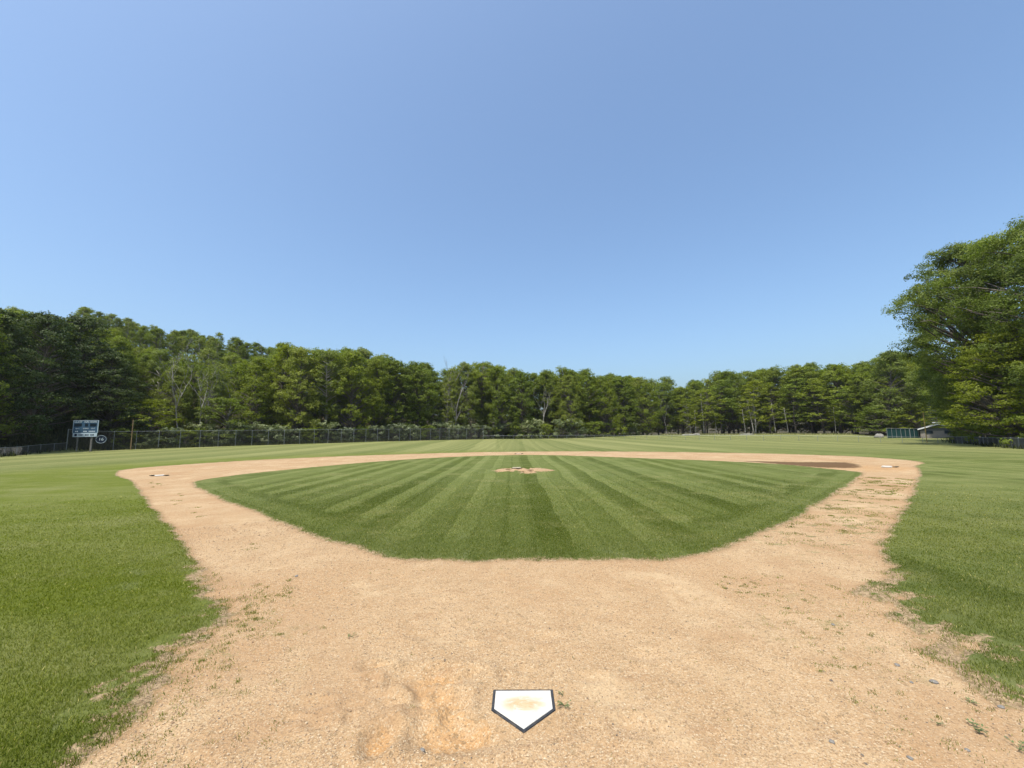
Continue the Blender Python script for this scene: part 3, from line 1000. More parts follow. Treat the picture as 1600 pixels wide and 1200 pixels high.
M_BLUE = simple('scoreboard_blue', (.055, .12, .19), .5, 0, .25, 2)
M_WHITEP = simple('white_letters', (.62, .70, .72), .6, 0, .1, 3)
M_PANEL = simple('pale_sign_panel', (.50, .60, .64), .6, 0, .12, 2)
M_DARKW = simple('dark_display', (.012, .025, .035), .4, 0, .3, 2)
M_WOOD = simple('grey_wood', (.19, .18, .16), .85, 0, .3, 4)
M_NAVY = simple('navy_sign', (.018, .03, .06), .5, 0, .3, 4)
p = at_z(130, 705, 64.5)
SB = thing('scoreboard', 'blue scoreboard with white captions on two posts by the tall fence corner', 'scoreboard', (p.x, p.y, gz(p.x, p.y)), R(14))
W, B0, Hh = 3.12, 2.28, 2.5
for sx in (-.95, .85):
    mb = MB(); mb.box((sx, .10, 1.5), (.24 if sx > 0 else .17, .12, 3.2), 0, .01); mb.build('post', M_WOOD, SB)
mb = MB(); mb.box((0, 0, B0 + Hh / 2 + .3), (W, .08, Hh - .6), 0, .01); face = mb.build('panel', M_BLUE, SB)
mb = MB(); mb.box((0, -.005, B0 + .3), (W, .09, .6), 0, .01); strip = mb.build('name_strip', M_PANEL, SB)
mb = MB()
for c, sz in [((-W / 2 - .03, 0, B0 + Hh / 2 + .3), (.06, .12, Hh - .6)), ((W / 2 + .03, 0, B0 + Hh / 2 + .3), (.06, .12, Hh - .6)), ((0, 0, B0 + Hh + .03), (W + .12, .12, .06))]:
    mb.box(c, sz)
mb.build('frame', M_PANEL, SB)
for cx, w, txt in [(-.98, .95, 'GUEST'), (.1, .42, 'INN'), (.98, .85, 'HOME')]:
    text_mesh(txt, .34, .01, M_WHITEP, (cx, -.06, B0 + Hh - .22), SB)
    mb = MB(); mb.box((cx, -.045, B0 + Hh - .68), (w, .02, .46)); mb.build('digit_window', M_DARKW, SB)
for cx, txt in [(-.98, 'BALL'), (.05, 'STRIKE'), (1.0, 'OUT')]:
    text_mesh(txt, .24, .01, M_WHITEP, (cx, -.06, B0 + Hh - 1.22), SB)
for cx, w in [(-1.1, .42), (.0, .5), (.88, .85)]:
    mb = MB()
    k = max(2, int(w / .14))
    for j in range(k):
        mb.box((cx - w / 2 + (j + .5) * w / k, -.05, B0 + Hh - 1.66), (w / k * .7, .02, .15 + .02 * (j % 2)))
    mb.build('caption_marks', M_WHITEP, SB)
mb = MB()
mb.tube([(-1.15, -.05, B0 + .3), (-1.15, -.075, B0 + .3)], [.19, .19], 16)
mb.build('emblem', M_NAVY, SB)
mb = MB()
for j in range(12):
    if j in (4, 8): continue
    mb.box((-.75 + j * .17, -.062, B0 + .3), (.12, .02, .15 + .03 * ((j * 7) % 3)))
mb.build('name_marks', M_NAVY, SB)

p = at_z(158, 686.5, 66.2)
NS = thing('number_sign', 'round navy sign with the number 16 hung on the tall fence right of the scoreboard', 'sign', tuple(p), R(35))
mb = MB(); mb.tube([(0, .03, 0), (0, -.02, 0)], [.66, .66], 28); mb.build('disc', M_NAVY, NS)
mb = MB()
a = np.linspace(0, 2 * np.pi, 33)
mb.tube(np.c_[.60 * np.cos(a), 0 * a - .03, .60 * np.sin(a)], .022, 5, False)
mb.build('ring', M_PANEL, NS)
text_mesh('16', .62, .01, M_WHITEP, (0, -.04, 0), NS)

# ------------------------------------------------------------------ building, court fence and boulder behind right field
M_BRICK = NT('red_brick')
_b = M_BRICK.N.new('ShaderNodeTexBrick'); _b.inputs['Color1'].default_value = (.17, .10, .075, 1); _b.inputs['Color2'].default_value = (.25, .16, .12, 1)
_b.inputs['Mortar'].default_value = (.26, .23, .2, 1); _b.inputs['Scale'].default_value = 4
M_BRICK.L.new(M_BRICK.P(), _b.inputs[0]); M_BRICK.bsdf(_b.outputs[0], .9); M_BRICK = M_BRICK.m
M_ROOF = simple('grey_shingles', (.17, .17, .17), .85, 0, .3, 5)
M_TRIM = simple('white_trim', (.72, .72, .70), .6, 0, .08, 5)
M_SIDING = simple('grey_siding', (.13, .135, .13), .7, 0, .2, 3)
p = at_z(1466, 687, 103)
HB = thing('small_building', 'small brick building with white-edged gable roof behind the yellow foul pole', 'building', (p.x, p.y, gz(p.x, p.y)), R(-38))
mb = MB(); mb.box((0, 0, .9), (6.4, 5, 1.8)); mb.build('brick_wall', M_BRICK, HB)
mb = MB(); mb.box((0, 0, 2.0), (6.3, 4.9, .4)); mb.build('siding', M_SIDING, HB)
mb = MB()
gv = [(-3.15, -2.45, 2.2), (3.15, -2.45, 2.2), (0, -2.45, 3.2), (-3.15, 2.45, 2.2), (3.15, 2.45, 2.2), (0, 2.45, 3.2)]
mb.add(gv, [(0, 3, 4, 1)], [(0, 1, 2), (4, 3, 5)]); mb.add(gv, [(1, 4, 5, 2), (3, 0, 2, 5)])
mb.build('gable', M_SIDING, HB)
rf = MB()
for s_ in (-1, 1):
    a0 = np.array([s_ * 3.6, 2.1]); a1 = np.array([0, 3.3])
    rf.add([(a0[0], -2.9, a0[1]), (a0[0], 2.9, a0[1]), (0, 2.9, a1[1]), (0, -2.9, a1[1]), (a0[0], -2.9, a0[1] + .1), (a0[0], 2.9, a0[1] + .1), (0, 2.9, a1[1] + .1), (0, -2.9, a1[1] + .1)],
           [(0, 1, 2, 3), (4, 7, 6, 5), (0, 4, 5, 1), (3, 2, 6, 7)])
rf = rf.build('roof', M_ROOF, HB)
for s_ in (-1, 1):
    mb = MB()
    mb.add([(s_ * 3.64, -2.93, 2.0), (0, -2.93, 3.2), (0, -2.93, 3.45), (s_ * 3.64, -2.93, 2.24), (s_ * 3.64, -2.99, 2.0), (0, -2.99, 3.2), (0, -2.99, 3.45), (s_ * 3.64, -2.99, 2.24)],
           [(0, 1, 2, 3), (4, 7, 6, 5), (0, 4, 5, 1), (3, 2, 6, 7), (0, 3, 7, 4), (1, 5, 6, 2)])
    mb.build('fascia', M_TRIM, rf)
mb = MB(); mb.box((0.2, 0, 3.75), (1.6, 1.1, .22), 0, .02); mb.build('vent', M_TRIM, rf)
for cx in (-1.6, 1.5):
    mb = MB(); mb.box((cx, -2.53, 1.5), (1.3, .08, .9)); wdw = mb.build('window', M_ROOF, HB)
    mb = MB(); mb.box((cx, -2.56, 1.5), (1.1, .06, .7)); mb.build('pane', M_DARKW, wdw)
CF = thing('court_fence', 'fence with dark green windscreen and pale posts left of the small building', 'fence', (0, 0, 0))
a, b = at_z(1387, 684, 99), at_z(1443, 685, 104)
za, zb = gz(a.x, a.y), gz(b.x, b.y)
CF.location = (a.x, a.y, za)
n = 9
for k in range(n):
    f = k / (n - 1); mb = MB()
    q = ((b.x - a.x) * f, (b.y - a.y) * f, (zb - za) * f)
    mb.tube([(q[0], q[1], q[2] - .1), (q[0], q[1], q[2] + 2.35)], .045 if k != 5 else .09, 6); mb.build('post', M_STEEL, CF)
mb = MB(); mb.tube([(0, 0, 2.3), (b.x - a.x, b.y - a.y, 2.3 + zb - za)], .04, 6); mb.build('top_rail', M_STEEL, CF)
mb = MB()
e = Vector((b.x - a.x, b.y - a.y, 0)); nn = Vector((-e.y, e.x, 0)).normalized() * .015
sh = nn * 5
mb.add([sh - nn + Vector((0, 0, .1)), e + sh - nn + Vector((0, 0, .1 + zb - za)), e + sh - nn + Vector((0, 0, 2.25 + zb - za)), sh - nn + Vector((0, 0, 2.25)),
        sh + nn + Vector((0, 0, .1)), e + sh + nn + Vector((0, 0, .1 + zb - za)), e + sh + nn + Vector((0, 0, 2.25 + zb - za)), sh + nn + Vector((0, 0, 2.25))],
       [(0, 1, 2, 3), (4, 7, 6, 5), (0, 4, 5, 1), (3, 2, 6, 7), (0, 3, 7, 4), (1, 5, 6, 2)])
mb.build('windscreen', M_WIRE_G, CF)
M_ROCK = simple('pale_rock', (.25, .235, .20), .9, 0, .4, 2, .8)


def boulder(px, py, Z, s3, label):
    p = at_z(px, py, Z); r = np.random.default_rng(int(px)); n1, n2 = 14, 8; V = []
    for j in range(1, n2):
        for i in range(n1):
            a, b = i / n1 * 6.283, j / n2 * math.pi; q = 1 + .16 * math.sin(3 * a + px) * math.sin(2 * b) + r.uniform(-.08, .08)
            V.append((q * s3[0] * math.cos(a) * math.sin(b), q * s3[1] * math.sin(a) * math.sin(b), q * s3[2] * math.cos(b)))
    V += [(0, 0, s3[2]), (0, 0, -s3[2])]
    F = [(j * n1 + i, (j + 1) * n1 + i, (j + 1) * n1 + (i + 1) % n1, j * n1 + (i + 1) % n1) for j in range(n2 - 2) for i in range(n1)]
    T = [(n1 * (n2 - 1), i, (i + 1) % n1) for i in range(n1)] + [(n1 * (n2 - 1) + 1, (n2 - 2) * n1 + (i + 1) % n1, (n2 - 2) * n1 + i) for i in range(n1)]
    o = new_obj('boulder', mesh_np('boulder', V, F, T, [M_ROCK], True))
    o.location = (p.x, p.y, gz(p.x, p.y) + s3[2] * .3); tag(o, label, 'boulder', 'pale rocks along the tree line')


boulder(1373, 682, 104, (1.0, .8, .75), 'pale boulder just left of the green court fence')
boulder(1166, 680, 143, (2.6, 1.2, .3), 'flat pale rock at the foot of the trees right of centre')
boulder(1075, 680.5, 147, (2.2, 1.2, .3), 'low pale rock at the tree line beside the strip of dry grass')
boulder(1088, 680.5, 147, (1.4, 1.0, .42), 'small pale rock touching the right end of the dry grass strip')

# ------------------------------------------------------------------ foliage
def leaf_mat(name, c1, c2, c3, trans=.42, hue=.6):
    s = NT(name)
    t = s.attr('tone')
    c = s.mix(s.ramp(t, 0, .6, 0, 1, False), c1, c2)
    c = s.mix(s.ramp(t, .6, 1, 0, 1, False), c, c3)
    r = s.rnd()
    c = s.mix(s.math('MULTIPLY', r, hue), c, s.mix(1.0, c, (1.55, 1.4, .8), 'MULTIPLY'))
    r2 = s.math('FRACT', s.math('MULTIPLY', r, 7.31))
    c = s.mix(s.math('MULTIPLY', r2, .55), c, s.mix(1.0, c, (.62, .72, .74), 'MULTIPLY'))
    d = s.N.new('ShaderNodeBsdfPrincipled'); s.link(c, d.inputs['Base Color']); d.inputs['Roughness'].default_value = .5
    d.inputs['Specular IOR Level'].default_value = .22
    tr = s.N.new('ShaderNodeBsdfTranslucent'); s.link(s.mix(1.0, c, (1.25, 1.4, .55), 'MULTIPLY'), tr.inputs[0])
    mx = s.N.new('ShaderNodeMixShader'); mx.inputs[0].default_value = trans
    s.L.new(d.outputs[0], mx.inputs[1]); s.L.new(tr.outputs[0], mx.inputs[2]); s.L.new(mx.outputs[0], s.out.inputs[0])
    return s.m


L_OAK = leaf_mat('oak_leaves', (.095, .120, .012), (.155, .190, .020), (.235, .275, .045))
L_OAKD = leaf_mat('dark_oak_leaves', (.075, .102, .014), (.140, .175, .024), (.225, .26, .050), hue=.2)  # darker leaf colour of the big oaks on the right
L_MAPLE = leaf_mat('dark_maple_leaves', (.030, .050, .008), (.062, .085, .013), (.130, .16, .032), .25, hue=.2)
L_PALE = leaf_mat('light_leaves', (.130, .152, .026), (.190, .218, .042), (.26, .285, .080))
L_YEL = leaf_mat('fresh_leaves', (.115, .138, .010), (.182, .208, .016), (.25, .275, .036))
L_SHRUB = leaf_mat('silvery_leaves', (.060, .080, .030), (.14, .17, .080), (.34, .36, .25), .25)
L_PINE = leaf_mat('pine_needles', (.022, .045, .018), (.040, .070, .028), (.075, .115, .050), .15)
M_BARK = simple('grey_bark', (.15, .125, .10), .9, 0, .4, 3, .6)
M_BARKP = simple('pale_bark', (.36, .33, .28), .9, 0, .35, 2, .5)
M_BARKD = simple('bleached_wood', (.30, .275, .25), .9, 0, .3, 2, .4)


def curve(a, b, sag, r, n=6):
    q = np.linspace(0, 1, n)[:, None]
    w = r.normal(0, 1, 3) * np.linalg.norm(b - a) * .07
    return a + (b - a) * q + np.sin(q * np.pi) * (w + np.array([0, 0, sag])) 


class Leaves:
    def __init__(s, r): s.c, s.n, s.z, s.t, s.r = [], [], [], [], r

    def clump(s, c, rad, n, size, flat=.55, tone=0.5, twigs=7):
        r = s.r
        tc = r.normal(0, 1, (twigs, 3)); tc /= np.linalg.norm(tc, axis=1)[:, None]
        tc *= r.uniform(.35, 1.0, (twigs, 1)) ** .6; tc[:, 2] = tc[:, 2] * flat + .08
        which = r.integers(0, twigs, n)
        off = r.normal(0, .26, (n, 3)); off[:, 2] *= flat * .75
        p = (tc[which] + off)
        pl = np.linalg.norm(p, axis=1)[:, None]; p = p / np.maximum(1, pl / 1.08)
        nn = p * [1, 1, 1.2] * .9 + (c / (np.linalg.norm(c[:2]) + .5)) * [.5, .5, 0] + np.array([0, 0, .45]) + r.normal(0, .5, (n, 3))
        tt = tone + r.normal(0, .12, twigs)[which] + r.normal(0, .10, n)
        s.c.append(c + p * rad); s.n.append(nn); s.z.append(np.full(n, size) * r.uniform(.6, 1.35, n)); s.t.append(tt)

    def build(s, name, mat, asp=.62):
        C, N, Z, T = np.concatenate(s.c), np.concatenate(s.n), np.concatenate(s.z), np.concatenate(s.t)
        r = s.r
        N /= np.linalg.norm(N, axis=1)[:, None] + 1e-9
        ref = r.normal(0, 1, N.shape); U = np.cross(N, ref); U /= np.linalg.norm(U, axis=1)[:, None] + 1e-9
        W = np.cross(N, U)
        Z = Z[:, None]
        v0 = C - U * Z * .5; v2 = C + U * Z * .5 - N * Z * .12
        v1 = C + W * Z * .5 * asp + N * Z * .06 + U * Z * .05; v3 = C - W * Z * .5 * asp + N * Z * .06 + U * Z * .05
        V = np.stack([v0, v1, v2, v3], 1).reshape(-1, 3)
        i = np.arange(len(C)) * 4
        return mesh_np(name, V, np.stack([i, i + 1, i + 2, i + 3], 1), None, [mat], False, dict(tone=np.clip(np.repeat(T, 4), 0, 1)))


def crown_tree(seed, H, base, Rw, nclump, cards, size, mat, bark=M_BARK, shape='dome', rc=1.25, trunk_r=.26, flat=.55, lean=0.04, inner=.55, top=.5, wind=0):
    r = np.random.default_rng(seed)
    mb = MB(); lv = Leaves(r)
    tip = np.array([r.normal(0, lean) * H, r.normal(0, lean) * H, H * .93])
    n = 9; q = np.linspace(0, 1, n)
    tp = np.c_[tip[0] * q + .25 * np.sin(q * 5 + seed), tip[1] * q + .25 * np.cos(q * 4 + seed) - .25, H * .93 * q]
    tp[0, 2] = -.3
    tr = trunk_r * (1 - q * .85); tr[0] *= 1.5
    mb.tube(tp, tr, 8)
    ph = r.uniform(0, 6.28, 6)
    nl = max(5, nclump // 9)
    limbs = []
    for k in range(nl):
        t = base + (1 - base) * (k + .5) / nl * .85
        a = k * 2.4 + r.uniform(-.5, .5)
        limbs.append((t, a))
    for k in range(nclump):
        u = r.uniform(0, 1) ** .85
        t = base + (1 - base) * u
        if shape == 'dome': R_ = (1 - max(0, (u - .35) / .65) ** 2.2) ** .6 * (.62 + .38 * min(1, u / .3))
        elif shape == 'full': R_ = (1 - max(0, (u - .2) / .8) ** 2) ** .6
        elif shape == 'vase': R_ = (.45 + .55 * min(1, u / .6)) * (1 - max(0, (u - .6) / .4) ** 2.2) ** .5
        elif shape == 'narrow': R_ = math.sin(math.pi * min(.93, max(.12, .15 + u * .8))) ** .7
        else: R_ = 1 - u * .9
        a = r.uniform(0, 6.28)
        lob = 1 + .20 * math.sin(2 * a + ph[0] + u * 3) + .14 * math.sin(3 * a + ph[1] - u * 5) + .12 * math.sin(5 * a + ph[2] + u * 9)
        rad = Rw * R_ * lob * (inner + (1 - inner) * r.uniform(0, 1) ** .5)
        ax = np.array([np.interp(t * H, tp[:, 2], tp[:, 0]), np.interp(t * H, tp[:, 2], tp[:, 1])])
        c = np.array([ax[0] + rad * math.cos(a), ax[1] + rad * math.sin(a), t * H + r.normal(0, .25)])
        if c[2] > H - .4: c[2] = H - .4 - r.uniform(0, .8)
        cr_ = rc * r.uniform(.65, 1.3) * (1 - .25 * max(0, u - .7))
        lv.clump(c, cr_, int(cards * (cr_ / rc) ** 1.6), size, flat, .42 + r.normal(0, .16) + .12 * (u - .5))
        # branch from the trunk
        zb = max(base * H * .7, c[2] - rad * r.uniform(.4, .9)); zb = min(zb, H * .9)
        pb = np.array([np.interp(zb, tp[:, 2], tp[:, 0]), np.interp(zb, tp[:, 2], tp[:, 1]), zb])
        L = np.linalg.norm(c - pb)
        if L > .5:
            mb.tube(curve(pb, c, .08 * L, r, 5), np.linspace(.018 * L + .02, .012, 5), 4, False)
            if wind and r.uniform() < .5:
                pass
    return mb.mesh('trunk', [bark], True), lv.build('crown', mat)


def bare_tree(seed, H, spread, mat, trunk_r=.22, leafy=0, lmat=None, up_=.75):
    r = np.random.default_rng(seed); mb = MB(); lv = Leaves(r)

    def grow(p, d, L, rad, lev):
        n = 5; pts = [p]; dd = d.copy()
        for i in range(n):
            dd = dd + r.normal(0, .10, 3) + np.array([0, 0, .05]); dd /= np.linalg.norm(dd)
            pts.append(pts[-1] + dd * L / n)
        mb.tube(pts, np.linspace(rad, rad * .45, n + 1), 5 if lev < 2 else 3, False)
        if lev >= 4 or rad < .012: 
            if leafy and r.uniform() < leafy: lv.clump(pts[-1], .7, 22, .26, .6, .5, 4)
            return
        for k in range(3 if lev < 1 else r.integers(2, 4)):
            i = r.integers(2, n + 1)
            a = r.normal(0, 1, 3); a -= a @ dd * dd; a /= np.linalg.norm(a)
            nd = dd * r.uniform(.7, 1.0) + a * spread * r.uniform(.5, 1.1) + np.array([0, 0, .25]); nd /= np.linalg.norm(nd)
            grow(pts[i], nd, L * r.uniform(.5, .72), rad * .55, lev + 1)
    grow(np.array([0, 0, -.2]), np.array([r.normal(0, .05), r.normal(0, .05), 1.0]), H * .52, trunk_r, 0)
    tm = mb.mesh('trunk', [mat], True)
    zmax = max(v.co.z for v in tm.vertices)
    k = H / zmax
    co = np.empty(len(tm.vertices) * 3, np.float32); tm.vertices.foreach_get('co', co); tm.vertices.foreach_set('co', co * k)
    cm = None
    if lv.c:
        lv.c = [c * k for c in lv.c]; cm = lv.build('crown', lmat)
    return tm, cm


def pine_tree(seed, H, Rw, mat, base=.12, gaps=0):
    r = np.random.default_rng(seed); mb = MB(); lv = Leaves(r)
    mb.tube([(0, 0, -.3), (.1, 0, H * .5), (0, .05, H)], [.26, .16, .03], 7)
    z = base * H
    while z < H * .97:
        u = z / H; L = Rw * (1 - u) ** .75 * r.uniform(.75, 1.1) + .3
        nb = r.integers(4, 7); a0 = r.uniform(0, 6.28)
        for k in range(nb):
            a = a0 + k * 6.283 / nb + r.normal(0, .2); l = L * r.uniform(.65, 1.1)
            e = np.array([math.cos(a) * l, math.sin(a) * l, z + l * .10])
            p0 = np.array([0, 0, z])
            mb.tube(curve(p0, e, .05 * l, r, 4), np.linspace(.05, .012, 4), 4, False)
            m = max(2, int(l / .75))
            for j in range(m):
                f = (j + 1.2) / (m + .2)
                lv.clump(p0 + (e - p0) * f + [0, 0, .1], .55, 38, .30, .30, .45 + r.normal(0, .15), 4)
        z += r.uniform(.75, 1.25) * (1 + gaps)
    return mb.mesh('trunk', [M_BARK], True), lv.build('crown', mat, .22)


def shrub(seed, H, Rw, mat, size=.24, n=26, cards=85):
    r = np.random.default_rng(seed); mb = MB(); lv = Leaves(r)
    for k in range(n):
        a = r.uniform(0, 6.28); u = r.uniform(.08, 1); rad = Rw * math.sqrt(r.uniform(.1, 1)) * math.sqrt(max(.1, 1 - (u * .9) ** 2))
        c = np.array([rad * math.cos(a), rad * math.sin(a), H * u * .85 + .2])
        lv.clump(c, .75 * r.uniform(.7, 1.3), cards, size, .6, .5 + r.normal(0, .18), 6)
        mb.tube(curve(np.array([r.normal(0, .15), r.normal(0, .15), 0]), c, .3, r, 5), np.linspace(.035, .01, 5), 4, False)
    # arching sprays sticking out of the top
    for k in range(9):
        a = r.uniform(0, 6.28); L = r.uniform(.5, 1.0) * H * .5
        p0 = np.array([Rw * .4 * math.cos(a), Rw * .4 * math.sin(a), H * .7]); e = p0 + np.array([math.cos(a) * L, math.sin(a) * L, L * .35])
        pts = curve(p0, e, .35 * L, r, 6); mb.tube(pts, np.linspace(.015, .006, 6), 3, False)
        for p_ in pts[2:]: lv.clump(p_, .3, 16, size * .85, .6, .8, 3)
    return mb.mesh('stems', [M_BARK], True), lv.build('foliage', mat)


PROTO = {}
for i in range(5):   # full edge trees, leafy nearly to the ground
    PROTO['full%d' % i] = crown_tree(100 + i, 22, [.10, .16, .08, .2, .13][i], [5.2, 4.6, 5.8, 4.4, 5.0][i], 150, 120, .34, [L_OAK, L_OAK, L_YEL, L_OAK, L_PALE][i], shape=['full', 'dome', 'full', 'dome', 'full'][i], rc=[1.25, 1.1, 1.4, 1.2, 1.3][i], flat=[.8, .6, .75, .85, .7][i])
PROTO['fullD'] = crown_tree(120, 22, .07, 5.8, 170, 130, .32, L_MAPLE, shape='full', rc=1.3, flat=.6)
for i in range(4):   # tall forest trees with a high crown
    PROTO['tall%d' % i] = crown_tree(200 + i, 23, [.34, .28, .4, .3][i], [4.4, 5.0, 3.9, 5.4][i], 110, 115, .36, [L_OAK, L_OAK, L_PALE, L_OAK][i], shape=['dome', 'vase', 'dome', 'dome'][i], rc=1.3, lean=.03, flat=.75)
for i in range(3):   # narrow airy windswept tops
    PROTO['airy%d' % i] = crown_tree(300 + i, 23, [.2, .25, .3][i], [3.3, 3.0, 3.7][i], 95, 85, .33, [L_PALE, L_YEL, L_PALE][i], shape='narrow', rc=1.0, flat=.8, bark=[M_BARKP, M_BARK, M_BARKP][i], lean=.05)
for i in range(3):   # slim trees of the wood's edge, bare stems showing
    PROTO['slim%d' % i] = crown_tree(400 + i, 17, [.17, .2, .14][i], [3.4, 3.0, 3.8][i], 75, 66, .34, [L_YEL, L_OAK, L_YEL][i], shape='dome', rc=1.15, flat=.38, bark=[M_BARKP, M_BARK, M_BARK][i], trunk_r=.17, lean=.06)
for i in range(3):   # small layered understorey trees
    PROTO['small%d' % i] = crown_tree(500 + i, 9, [.12, .2, .1][i], [3.2, 2.7, 3.5][i], 60, 66, .30, [L_YEL, L_YEL, L_OAK][i], shape='full', rc=1.0, flat=.30, trunk_r=.10, lean=.05)
for i in range(3):
    PROTO['shrub%d' % i] = shrub(600 + i, [4.2, 3.2, 5.0][i], [2.4, 2.2, 2.6][i], L_SHRUB)
PROTO['dark_shrub'] = shrub(610, 4.0, 2.6, L_OAK)
PROTO['bare0'] = bare_tree(700, 20, .55, M_BARKD)
PROTO['bare1'] = bare_tree(701, 21, .7, M_BARKD, leafy=.25, lmat=L_PALE)
PROTO['bare2'] = bare_tree(705, 17, .6, M_BARKP, .16, leafy=.3, lmat=L_YEL)
PROTO['pine0'] = pine_tree(800, 18, 4.0, L_PINE)
PROTO['pine1'] = pine_tree(801, 22, 3.6, L_PINE, .3, .3)
PH = {'full': 22, 'tall': 23, 'airy': 23, 'slim': 17, 'smal': 9, 'bare0': 20, 'bare1': 21, 'bare2': 17, 'pine0': 18, 'pine1': 22, 'shrub0': 4.9, 'shrub1': 3.8, 'shrub2': 5.8, 'dark': 4.7}
NM = {'full': 'broadleaf_tree', 'tall': 'broadleaf_tree', 'airy': 'ash_tree', 'slim': 'slender_tree', 'smal': 'understorey_tree', 'shru': 'shrub', 'dark': 'shrub', 'bare': 'bare_tree', 'pine': 'pine_tree'}


def plant(key, px, Z, H, label, group=None, rz=None, wide=1.0, cat=None, shade=None):
    p = at_z(px, 690, Z)
    z = gz(p.x, p.y)
    h0 = PH.get(key) or PH.get(key[:4])
    k = H / h0
    shr = key.startswith(('shrub', 'dark'))
    t = thing(NM[key[:4]], label, cat or ('shrub' if shr else 'tree'), (p.x, p.y, z - .05), random.uniform(0, 6.28) if rz is None else rz, group)
    kw = k * wide if not shr else max(k, .8) * wide
    t.scale = (kw, kw, k)
    tm, cm = PROTO[key]
    new_obj('stems' if shr else 'trunk', tm, t)
    if cm is not None: new_obj('foliage' if shr else 'crown', cm, t)
    return t


SKY = np.array([(-400, 440), (-100, 462), (0, 472), (50, 478), (100, 477), (125, 482), (160, 494), (200, 502), (250, 510), (300, 516), (350, 520), (400, 536), (430, 537), (480, 537), (500, 545), (540, 545), (600, 555), (650, 562), (700, 566), (740, 563), (790, 573), (840, 586), (880, 575), (920, 578), (960, 583), (1000, 588), (1040, 592), (1068, 601), (1100, 592), (1140, 579), (1200, 578), (1240, 573), (1290, 568), (1335, 572), (1350, 583), (1365, 570), (1385, 553), (1420, 549), (1450, 558), (1480, 540), (1600, 520)])


def hmax(px, Z, f=1.0):
    """tree height whose top meets the skyline of the photo"""
    py = np.interp(px, SKY[:, 0], SKY[:, 1])
    p = at_z(px, py, Z)
    return p.z - gz(p.x, p.y)


def edgeZ(px):
    return float(np.interp(px, [e[0] for e in EDGE], [e[1] for e in EDGE]))

PROTO['oakA'] = crown_tree(901, 24, .22, 8.2, 112, 430, .25, L_OAKD, shape='dome', rc=1.5, trunk_r=.38, flat=.62, inner=.6)
PROTO['oakB'] = crown_tree(905, 29, .20, 10.0, 215, 460, .25, L_OAKD, shape='dome', rc=1.8, trunk_r=.5, flat=.65, inner=.6)
PROTO['fresh'] = crown_tree(907, 13, .10, 4.6, 150, 190, .18, L_YEL, shape='full', rc=1.2, trunk_r=.16, flat=.30)
PH.update(oakA=24, oakB=29, fres=13, oak=24)
PH['fresh'] = 13
NM['oakA'] = 'oak_tree'; NM['oakB'] = 'oak_tree'; NM['fres'] = 'understorey_tree'


def front(px, key, dz, f, label, wide=1.0, group=None, H=None):
    Z = edgeZ(px) + dz
    return plant(key, px, Z, H or hmax(px, Z) * f, label, group, None, wide)


def tenth(px):
    words = ['at its scoreboard end', 'one tenth of the way along', 'two tenths of the way along', 'three tenths of the way along', 'four tenths of the way along', 'halfway along',
             'six tenths of the way along', 'seven tenths of the way along', 'eight tenths of the way along', 'nine tenths of the way along', 'at its far end']
    return words[max(0, min(10, int(round((px - 103) / 65.2))))]


# the left corner
front(-330, 'full2', 8, 1, 'leafy tree beyond the left edge of the photo')
front(-200, 'full4', 8, 1, 'leafy tree past the left edge, second beyond it')
front(-95, 'full0', 8, 1, 'leafy tree just past the left edge of the photo')
front(-20, 'fullD', 7, .97, 'olive broadleaf tree cut by the left edge of the photo')
front(48, 'fullD', 7, .98, 'dense dark tree between the left edge and the scoreboard', 1.1)
front(112, 'fullD', 9, 1.0, 'tall dark maple with a ragged top directly above the scoreboard', 1.15)
front(168, 'fullD', 6, .74, 'dark rounded tree right of the tall maple, above the round number sign', 1.15)
# behind the tall fence
rankF = [(232, 'small0', 4, .40, 'low layered tree', 1.2), (262, 'full4', 9, .66, 'mid-green full tree', 1.0), (318, 'airy0', 8, .70, 'thin airy tree with pale stem', 1.0), (352, 'small2', 4, .42, 'low spreading tree', 1.2),
         (392, 'full2', 8, .84, 'wide bright green tree', 1.0), (428, 'airy1', 10, 1.0, 'narrow windswept tree', 1.1), (462, 'full4', 8, .95, 'pale full tree', 1.0), (505, 'airy2', 9, .99, 'windswept light green tree', 1.2), (548, 'full0', 7, .97, 'thick green tree', 1.0),
         (585, 'full2', 8, .93, 'rounded yellow-green tree', .9), (622, 'full1', 9, .98, 'broad deep green tree', 1.1), (655, 'full3', 7, .96, 'dark rounded tree', 1.1), (697, 'airy0', 8, .88, 'thin greyish tree', 1.0), (722, 'full4', 9, .97, 'light green full tree', 1.0), (748, 'tall1', 9, 1.0, 'tall tree with a forked top', 1.0)]
for px, key, dz, f, d, wd in rankF:
    front(px, key, dz, f, '%s behind the tall fence, %s' % (d, tenth(px)), wd)
